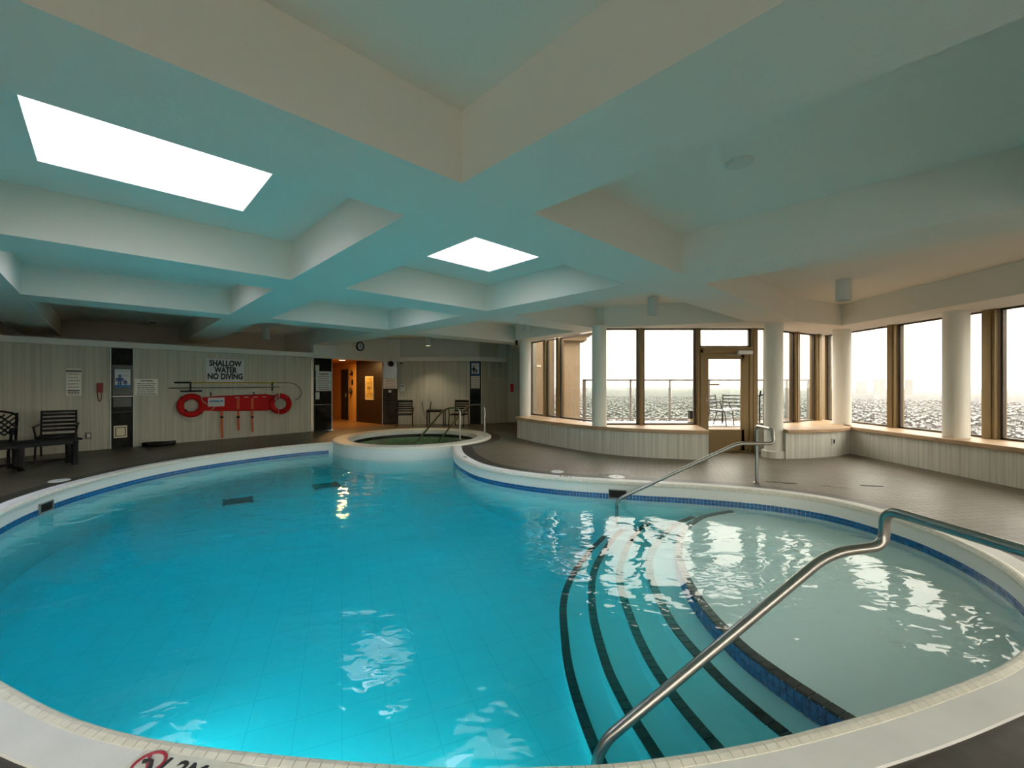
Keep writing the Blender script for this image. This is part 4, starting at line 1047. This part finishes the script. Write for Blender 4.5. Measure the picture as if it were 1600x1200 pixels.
# spine board
t = thing('spine_board', 'long red plastic spine board hung sideways between the ring buoys', 'board')
mb = MB(); pr = [(-2.88, .80), (-2.5, .75), (-1.3, .705), (-1.1, .74), (-1.08, 1.10), (-1.3, 1.165), (-2.5, 1.14), (-2.88, 1.09)]
mb.prism([(p[0], p[1]) for p in pr], .05, .10, LW); mb.build('deck', M['red'], t, bevel=.02, seg=3)
mb = MB()
for yy in (1.12, .775): mb.tube(wpath([(-2.84, yy - .03 * (1 if yy > 1 else -.6), .10), (-2.5, yy, .105), (-1.35, yy + (.025 if yy > 1 else -.04), .105), (-1.12, yy - .01, .10)]), .018, 8)
mb.build('edge_rail', M['red'], t)
for x in (-2.0, -1.78, -1.56, -1.34):
    mb = MB(); wbox(mb, x - .08, x + .02, 1.085, 1.102, .099, .1035); mb.build('hand_slot', M['rope'], t)
for k, (x, y0, y1) in enumerate(((-2.385, .03, .78), (-2.01, .20, .76), (-1.67, .13, .74))):
    mb = MB(); mb.add(wpath([(x - .028, y1, .105), (x + .028, y1, .105), (x - .024, (y0 + y1) / 2, .09), (x + .03, (y0 + y1) / 2, .09), (x - .0, y0, .06), (x + .05, y0, .06)]), [(0, 1, 3, 2), (2, 3, 5, 4)])
    s_ = mb.build('strap', M['orange'], t); sm_ = s_.modifiers.new('solid', 'SOLIDIFY'); sm_.thickness = .004
    mb = MB(); wbox(mb, x - .035, x + .035, y1 - .22, y1 - .17, .10, .112); mb.build('buckle', M['blackrub'], s_)
    mb = MB(); wbox(mb, x - .03, x + .03, y1, y1 + .33, .10, .108); mb.build('deck_strap', M['orange'] if k else M['red'], t)
for x in (-2.62, -1.62):
    mb = MB(); mb.tube(wpath(fillet([(x, 1.22, 0), (x, 1.22, .09), (x, 1.14, .11)], .03, 4)), .012, 8); mb.build('hook', M['black'], t)
t = thing('equipment_label', 'white card with blue heading fixed to the spine board', 'card')
mb = MB(); wbox(mb, -2.69, -2.33, .87, 1.10, .118, .126); mb.build('card', M['signgrey'], t)
text_obj('heading', 'SUPERIOR', .066, M['blue_lab'], t, LW @ Matrix.Translation((-2.51, 1.0, .128)), bold=.004)
lines(t, LW, -2.63, -2.39, [.945, .925], .006, .127, 'inkgrey')
# black bundle on the floor
t = thing('rubber_bundle', 'low black rubber bundle lying on the floor by the left wall', 'bundle')
for k in range(3):
    mb = MB(); mb.tube(wpath([(-3.98 + .02 * k, .05 + .015 * k, .16 + .10 * k), (-3.75, .055, .20 + .07 * k), (-3.5, .045, .17 + .1 * k), (-3.36 - .03 * k, .05, .2 + .06 * k)]), [.045, .05, .042, .04], 10); mb.build('roll', M['blackrub'], t)
# jamb signs
sign('caution_sign', 'grey Caution notice on the pilaster left of the corridor', LW, .10, .585, 1.23, 1.845, 'signgrey', 'Caution', .10, 7, z=.05, inkm='inkgrey', top=.26)
t = plaque('small_dispenser', 'small grey box above the Caution notice by the corridor', 'box', LW @ Matrix.Translation((0, 0, .05)), .135, 1.94, .10, .18, .05, M['upper'])
t = plaque('wall_switch', 'small grey switch box under the Caution notice by the corridor', 'switch', LW @ Matrix.Translation((0, 0, .05)), .14, 1.09, .11, .22, .05, M['upper'])
mb = MB(); wbox(mb, .12, .16, 1.05, 1.12, .10, .115); mb.build('button', M['white'], t)
t = plaque('notice_board', 'brushed grey metal board at the top of the right corridor pilaster', 'board', JR @ Matrix.Translation((0, 0, .06)), .26, 1.96, .48, .60, .015, M['steel_d'])
t = thing('wall_speaker', 'small black speaker on the grey corridor panel', 'speaker')
mb = MB(); mb.lathe([(.03, -.10), (.09, -.05), (.10, .04), (.06, .10)], n=16, M=JR @ Matrix.Translation((.28, 2.17, .15)) @ Matrix.Rotation(.5, 4, 'Y')); mb.build('horn', M['blackrub'], t)
mb = MB(); wbox(mb, .26, .30, 2.12, 2.2, .07, .12, JR); mb.build('bracket', M['black'], t)
sign('caution_sign', 'small cream notice on the pilaster right of the corridor', JR, .02, .50, 1.28, 1.68, 'paper', None, n=7, z=.06, inkm='inkgrey', top=.12)
t = plaque('wall_switch', 'tiny white box beneath the cream notice right of the corridor', 'switch', JR @ Matrix.Translation((0, 0, .06)), .25, 1.19, .10, .09, .05, M['white'])
# far wall fittings
t = plaque('wall_thermostat', 'white wall panel with dark display above the left far chair', 'thermostat', FB, -3.95, 1.31, .16, .26, .03, M['white'])
mb = MB(); wbox(mb, -4.0, -3.9, 1.35, 1.41, .03, .034, FB); mb.build('display', M['inkgrey'], t)
t = thing('dome_camera', 'small white dome camera under the far curved ledge', 'camera', (-3.95, 15.02, 2.27))
mb = MB(); mb.lathe([(.07, 0), (.07, -.04), (.05, -.05)], n=16); mb.build('base', M['white'], t)
mb = MB(); mb.lathe([(.05, -.05), (.045, -.08), (.02, -.1)], n=16); mb.build('dome', M['blackrub'], t)
t = sign('child_safety_sign', 'navy framed white sign with figures on the far right pilaster', FB, -1.49, -1.15, 1.76, 2.25, 'blue_ink', None, n=0, z=.05)
mb = MB(); wbox(mb, -1.455, -1.185, 1.82, 2.2, .062, .066, FB); mb.build('face', M['signgrey'], t); lines(t, FB, -1.43, -1.21, [2.14, 2.10], .015, .066, 'inkgrey'); family(t, FB, -1.34, 1.95, .9, .067, 'ink')
sign('caution_sign', 'dull grey notice under the navy framed sign on the far right pilaster', FB, -1.48, -1.16, 1.29, 1.74, 'upper', None, n=5, z=.05, top=.15)
VG = face_frame((-1.15, 15.2), (1.0, .7), 0)
t = thing('vent_grille', 'beige louvred vent grille high on the far wall', 'vent')
mb = MB()
for x0, x1, y0, y1 in ((.36, .98, 1.60, 1.64), (.36, .98, 2.26, 2.30), (.36, .40, 1.6, 2.3), (.94, .98, 1.6, 2.3), (.655, .685, 1.6, 2.3)): wbox(mb, x0, x1, y0, y1, 0, .03, VG)
mb.build('frame', M['cladpale'], t)
for k in range(15):
    mb = MB(); y = 1.66 + .041 * k; mb.box((.67, y, .012), (.54, .03, .006), M=VG @ Matrix.Identity(4)); mb.build('slat', M['clad'], t)
AL = face_frame((-.15, 15.9), (.77, -.15), 0)
t = plaque('fire_alarm', 'red fire alarm box with pale edge beside the farthest column', 'alarm', AL, .16, 1.31, .20, .36, .03, M['signgrey'])
mb = MB(); wbox(mb, .095, .225, 1.16, 1.46, .03, .07, AL); mb.build('case', M['red'], t, bevel=.006)
t = thing('hose_loop', 'short dark hose looped on the wall between the far chairs', 'hose')
mb = MB(); mb.tube([FB @ Vector(p) for p in catmull([(-3.24, .80, .02), (-3.22, .66, .05), (-3.16, .46, .06), (-3.08, .40, .06), (-3.0, .48, .06), (-2.95, .66, .05), (-2.94, .80, .02)], 6)], .02, 8); mb.build('hose', M['steel_d'], t)
for x in (-3.24, -2.94):
    mb = MB(); mb.lathe([(.035, 0), (.035, .04), (.02, .06)], n=12, M=FB @ Matrix.Translation((x, .80, 0))); mb.build('fitting', M['steel'], t)
# clock
ckd = Vector((1.0, 1.75)).normalized(); CK = face_frame((-5.07, 13.99), ckd, 2.70)
t = thing('wall_clock', 'round black rimmed wall clock above the corridor opening', 'clock')
mb = MB(); mb.lathe([(.155, .0), (.155, .05), (.125, .05), (.125, .03)], n=32, M=CK, cap=False); mb.build('rim', M['black'], t)
mb = MB(); mb.lathe([(.13, .0), (.13, .028)], n=32, M=CK); mb.build('face', M['signgrey'], t)
mb = MB()
for k in range(12):
    a = k * math.pi / 6; mb.box((.105 * math.sin(a), .105 * math.cos(a), .03), (.012, .022, .002), M=CK @ Matrix.Identity(4))
mb.build('hour_marks', M['ink'], t)
mb = MB(); mb.bar(CK @ Vector((0, 0, .034)), CK @ Vector((.05, .04, .034)), .012, .003, up=(CK.to_3x3() @ Vector((0, 0, 1)))); mb.build('hour_hand', M['ink'], t)
mb = MB(); mb.bar(CK @ Vector((0, 0, .037)), CK @ Vector((-.03, .085, .037)), .009, .003, up=(CK.to_3x3() @ Vector((0, 0, 1)))); mb.build('minute_hand', M['ink'], t)
mb = MB(); wbox(mb, -.30, -.15, .02, .06, 0, .03, CK); mb.build('cable_box', M['plaster'], t)

# ================================================================ furniture
def slat_chair(loc, rz, label, m='black', H=.87):
    t = thing('slat_armchair', label, 'chair', loc, rz, group='dark slatted armchairs')
    for s in (-1, 1):
        mb = MB(); mb.tube(fillet([(s * .25, .30, 0), (s * .245, .24, .44), (s * .24, .29, H)], .08, 4), .016, 8); mb.build('leg', M[m], t)
        mb = MB(); mb.tube(fillet([(s * .27, -.26, 0), (s * .26, -.22, .42), (s * .29, -.22, .62)], .04, 4), .016, 8); mb.build('leg', M[m], t)
        mb = MB(); mb.bar((s * .285, -.27, .63), (s * .27, .28, .64), .05, .022); mb.build('arm', M[m], t, bevel=.005)
    mb = MB(); mb.bar((-.245, .235, .425), (.245, .235, .425), .025, .03); mb.bar((-.255, -.22, .405), (.255, -.22, .405), .025, .03)
    for s in (-1, 1): mb.bar((s * .25, -.22, .405), (s * .245, .24, .425), .025, .03)
    mb.build('seat_frame', M[m], t)
    for k in range(6):
        y = -.21 + .085 * k; mb = MB(); mb.bar((-.24, y, .425 + .01 * k / 5), (.24, y, .425 + .01 * k / 5), .07, .014); mb.build('seat_slat', M[m], t)
    for k in range(5):
        z = .515 + .078 * k; y = .25 + (z - .44) * .11
        mb = MB(); mb.tube([(-.24, y, z), (-.12, y + .02, z), (0, y + .026, z), (.12, y + .02, z), (.24, y, z)], .001, 4)
        mb = MB(); pts = [(-.24, y), (-.12, y + .02), (0, y + .026), (.12, y + .02), (.24, y)]
        for i in range(4): mb.bar((pts[i][0], pts[i][1], z), (pts[i + 1][0], pts[i + 1][1], z), .012, .05)
        mb.build('back_slat', M[m], t)
    mb = MB(); mb.bar((-.255, .292, H - .01), (.255, .292, H - .01), .03, .045); mb.build('top_rail', M[m], t, bevel=.004)
    return t
slat_chair((-9.05, 8.37, 0), math.radians(42), 'black slatted armchair behind the bench near the left edge', 'black', .90)
slat_chair((-3.66, 14.35, 0), math.radians(12), 'dark slatted armchair right of the corridor, left of the far table', 'brownmetal', .88)
slat_chair((-1.82, 14.4, 0), math.radians(-14), 'dark slatted armchair right of the far table, behind the spa rails', 'brownmetal', .88)
t = thing('side_table', 'small dark side table between the two far chairs', 'table', (-2.62, 14.55, 0))
mb = MB(); mb.box((0, 0, .545), (.62, .46, .03)); mb.build('top', M['brownmetal'], t, bevel=.006)
mb = MB()
for y in (-.21, .21): mb.box((0, y, .51), (.58, .02, .04))
for x in (-.29, .29): mb.box((x, 0, .51), (.02, .42, .04))
mb.build('apron', M['brownmetal'], t)
for x in (-.28, .28):
    for y in (-.2, .2):
        mb = MB(); mb.box((x, y, .265), (.035, .035, .53)); mb.build('leg', M['brownmetal'], t)
# lattice chair
t = thing('lattice_armchair', 'black cast lattice back armchair cut by the left picture edge', 'chair', (-9.05, 7.30, 0), math.radians(38))
for s in (-1, 1):
    mb = MB(); mb.tube(fillet([(s * .24, .36, 0), (s * .23, .26, .42), (s * .23, .34, .92)], .1, 5), .02, 8); mb.build('leg', M['black'], t)
    mb = MB(); mb.tube(fillet([(s * .27, -.30, 0), (s * .25, -.24, .25), (s * .27, -.22, .42), (s * .29, -.24, .62)], .08, 5), .02, 8); mb.build('leg', M['black'], t)
    mb = MB(); mb.tube(catmull([(s * .23, .30, .68), (s * .27, .12, .66), (s * .29, -.1, .66), (s * .295, -.27, .665), (s * .29, -.33, .62), (s * .29, -.29, .58), (s * .29, -.25, .60)], 5), .02, 8); mb.build('arm', M['black'], t)
mb = MB(); mb.box((0, 0, .43), (.50, .50, .03)); mb.build('seat', M['black'], t, bevel=.01)
mb = MB(); mb.tube(fillet([(-.23, .27, .46), (-.235, .34, .90), (0, .36, .97), (.235, .34, .90), (.23, .27, .46)], .08, 5), .02, 8); mb.build('back_frame', M['black'], t)
for k in range(-4, 5):
    for s in (-1, 1):
        x0 = k * .09; a = Vector((x0, .285, .52)); b = Vector((x0 + s * .36, .335, .90))
        pts = [a.lerp(b, i / 8) for i in range(9)]; pts = [p for p in pts if abs(p.x) < .235]
        if len(pts) > 1:
            mb = MB(); mb.tube(pts, .013, 6); mb.build('lattice_bar', M['black'], t)
# bench
bd = math.atan2(.82, .50); t = thing('wooden_bench', 'long dark slatted bench standing before the two left armchairs', 'bench', (-8.41, 7.03, 0), bd)
for k in range(4):
    mb = MB(); mb.box((0, -.18 + .118 * k, .455), (1.66, .105, .03)); mb.build('seat_slat', M['black'], t, bevel=.005)
mb = MB()
for y in (-.21, .21): mb.box((0, y, .41), (1.56, .03, .06))
mb.build('apron', M['black'], t)
for x in (-.74, 0.1, .74):
    for y in (-.19, .19):
        mb = MB(); mb.box((x, y, .22), (.075, .075, .44)); mb.build('leg', M['black'], t, bevel=.005)
mb = MB(); mb.box((0, .19, .07), (1.45, .03, .05)); mb.build('stretcher', M['black'], t)

# ================================================================ ceiling fittings
def can_light(x, y, label, lit, h=.33, r=.105, watts=22):
    t = thing('cylinder_downlight', label, 'lamp', (x, y, CZ), group='white cylinder ceiling lamps')
    mb = MB(); mb.lathe([(r, 0), (r, -h), (r - .012, -h), (r - .014, -h + .10)], n=28, cap=False); mb.build('housing', M['lampbody'], t)
    mb = MB(); mb.lathe([(r - .012, -h + .09), (r - .012, -h + .08)], n=24); mb.build('lens', M['diffuser'] if lit else M['lens_off'], t)
    if lit:
        l_ = bpy.data.lights.new('downlight', 'SPOT'); l_.energy = watts; l_.color = (1, .84, .60); l_.spot_size = math.radians(95); l_.spot_blend = .6; l_.shadow_soft_size = .08
        lo_ = bpy.data.objects.new('downlight', l_); link(lo_, t); lo_.location = (0, 0, -h + .03)
can_light(5.18, 6.57, 'white cylinder ceiling lamp nearest the right hand windows', False)
can_light(2.66, 7.93, 'white cylinder ceiling lamp in front of the terrace windows', False)
can_light(-7.2, 12.3, 'white cylinder ceiling lamp above the rescue equipment', False)
can_light(-2.85, 14.3, 'lit cylinder ceiling lamp above the far side table', True, watts=45)
can_light(.4, 10.9, 'small cylinder ceiling lamp by the farthest column', False, h=.28)
t = thing('ceiling_speaker', 'flat round white speaker cover on the right coffer ceiling', 'speaker', (1.67, 3.09, CZ))
mb = MB(); mb.lathe([(.095, 0), (.095, -.010), (.080, -.016)], n=32); mb.build('ring', M['lampbody'], t)
mb = MB(); mb.lathe([(.08, -.012), (.078, -.018)], n=32); mb.build('grille', M['lampbody'], t)
t = thing('smoke_detector', 'small dark smoke detector on the far left coffer ceiling', 'detector', (-9.3, 10.9, CZ))
mb = MB(); mb.lathe([(.10, 0), (.10, -.03)], n=20); mb.build('base', M['upper'], t)
mb = MB(); mb.lathe([(.07, -.03), (.05, -.06)], n=20); mb.build('head', M['outgrey'], t)
t = thing('security_camera', 'small dark camera under the fascia by the farthest column', 'camera', (.12, 11.3, 2.62))
mb = MB(); mb.box((0, 0, -.06), (.07, .12, .12)); mb.build('body', M['black'], t, bevel=.01)
mb = MB(); mb.lathe([(.02, -.08), (.02, -.05)], n=10, M=Matrix.Rotation(math.pi / 2, 4, 'X')); mb.build('lens', M['steel_d'], t)

# ================================================================ deck fittings
def lid(x, y, r, label, square=False):
    t = thing('skimmer_lid', label, 'lid', (x, y, .0))
    mb = MB(); mb.lathe([(r, 0), (r, .006), (r * .92, .010), (r * .9, .007), (0.01, .007)], n=32); mb.build('cover', M['white'], t)
    if square:
        mb = MB()
        for sx_, sy_, w_, d_ in ((0, r + .05, 2 * r + .2, .08), (0, -r - .05, 2 * r + .2, .08), (r + .05, 0, .08, 2 * r + .02), (-r - .05, 0, .08, 2 * r + .02)): mb.box((sx_, sy_, .002), (w_, d_, .004))
        mb.build('surround', M['border'], t)
    mb = MB(); mb.lathe([(.012, .007), (.012, .011)], n=10); mb.build('screw', M['outgrey'], t)
lid(.75, 6.93, .105, 'round white deck lid farther along the right coping')
lid(1.63, 6.55, .13, 'round white deck lid beside the skimmer mouth', True)
lid(-6.78, 6.30, .12, 'round white deck lid on the left deck edge')
t = thing('floor_drain', 'narrow slotted drain in the right hand deck', 'drain', (5.12, 5.98, 0), -.25)
mb = MB(); mb.box((0, 0, .003), (.27, .045, .006)); mb.build('frame', M['outgrey'], t)
mb = MB(); mb.box((0, 0, .0065), (.24, .02, .002)); mb.build('slot', M['blackrub'], t)
OF = face_frame((6.41, 8.40), (.93, .34), 0)
t = thing('wall_outlet', 'grey outlet on the low corner wall by the right windows', 'outlet')
mb = MB(); wbox(mb, -.04, .05, .24, .37, 0, .02, OF); mb.build('plate', M['upper'], t, bevel=.003)
mb = MB(); wbox(mb, -.015, .025, .265, .345, .02, .025, OF); mb.build('socket', M['ink'], t)
# depth marks on the coping
def mark(label, body, x, y, rz, size, sym=False):
    t = thing('depth_marker', label, 'marker', (x, y, .013), rz)
    mb = MB(); w_ = size * (4.6 if sym else 3.4); mb.box((0, 0, .001), (w_, size * 1.35, .003)); mb.build('tile', M['bull'] if sym else M['coping'], t)
    text_obj('lettering', body, size, M['ink'], t, Matrix.Translation((size * .75 if sym else 0, 0, .0035)), bold=.002)
    if sym:
        mb = MB(); c = (-size * 1.55, 0, .004)
        mb.tube([(c[0] + size * .52 * math.cos(a), size * .52 * math.sin(a), .003) for a in [2 * math.pi * k / 32 for k in range(32)]], .006, 6, closed=True)
        mb.bar((c[0] - size * .36, size * .36, .004), (c[0] + size * .36, -size * .36, .004), .012, .004); mb.build('prohibition_ring', M['pinkred'], t)
        mb = MB(); mb.tube([(c[0] - size * .3, size * .05, .003), (c[0], size * .12, .003), (c[0] + size * .25, -size * .15, .003)], .008, 6); mb.build('diver', M['ink'], t)
mark('near coping depth mark with red no diving ring, cut by the bottom edge', '1.2M 4FT', -1.22, 1.555, -.20, .10, True)
mark('black depth mark on the coping beside the spa rail', '4 FT', -.92, 8.28, math.radians(110), .075)
mark('black depth mark on the coping under the curved sill', '3 FT 6', .83, 6.51, math.radians(-20), .075)

# wet patches on the deck around the far handrail post
M['wet'] = mat('wet_tile', (.045, .038, .028), .08)
random.seed(21)
for k, (x, y, rx, ry, lb) in enumerate(((3.92, 6.20, .26, .05, 'wet patch on the deck just right of the far handrail post'), (4.55, 5.92, .20, .035, 'small wet streak on the deck nearer the slotted drain'))):
    pl = []
    for i in range(22):
        a = 2 * math.pi * i / 22; r = random.uniform(.55, 1.15); c, d = rx * r * math.cos(a), ry * r * math.sin(a); q = -.35; pl.append((x + c * math.cos(q) - d * math.sin(q), y + c * math.sin(q) + d * math.cos(q)))
    mb = MB(); mb.prism(pl, 0, .0015); tag(mb.build('wet_patch', M['wet']), lb, 'puddle', 'wet patches on the deck')
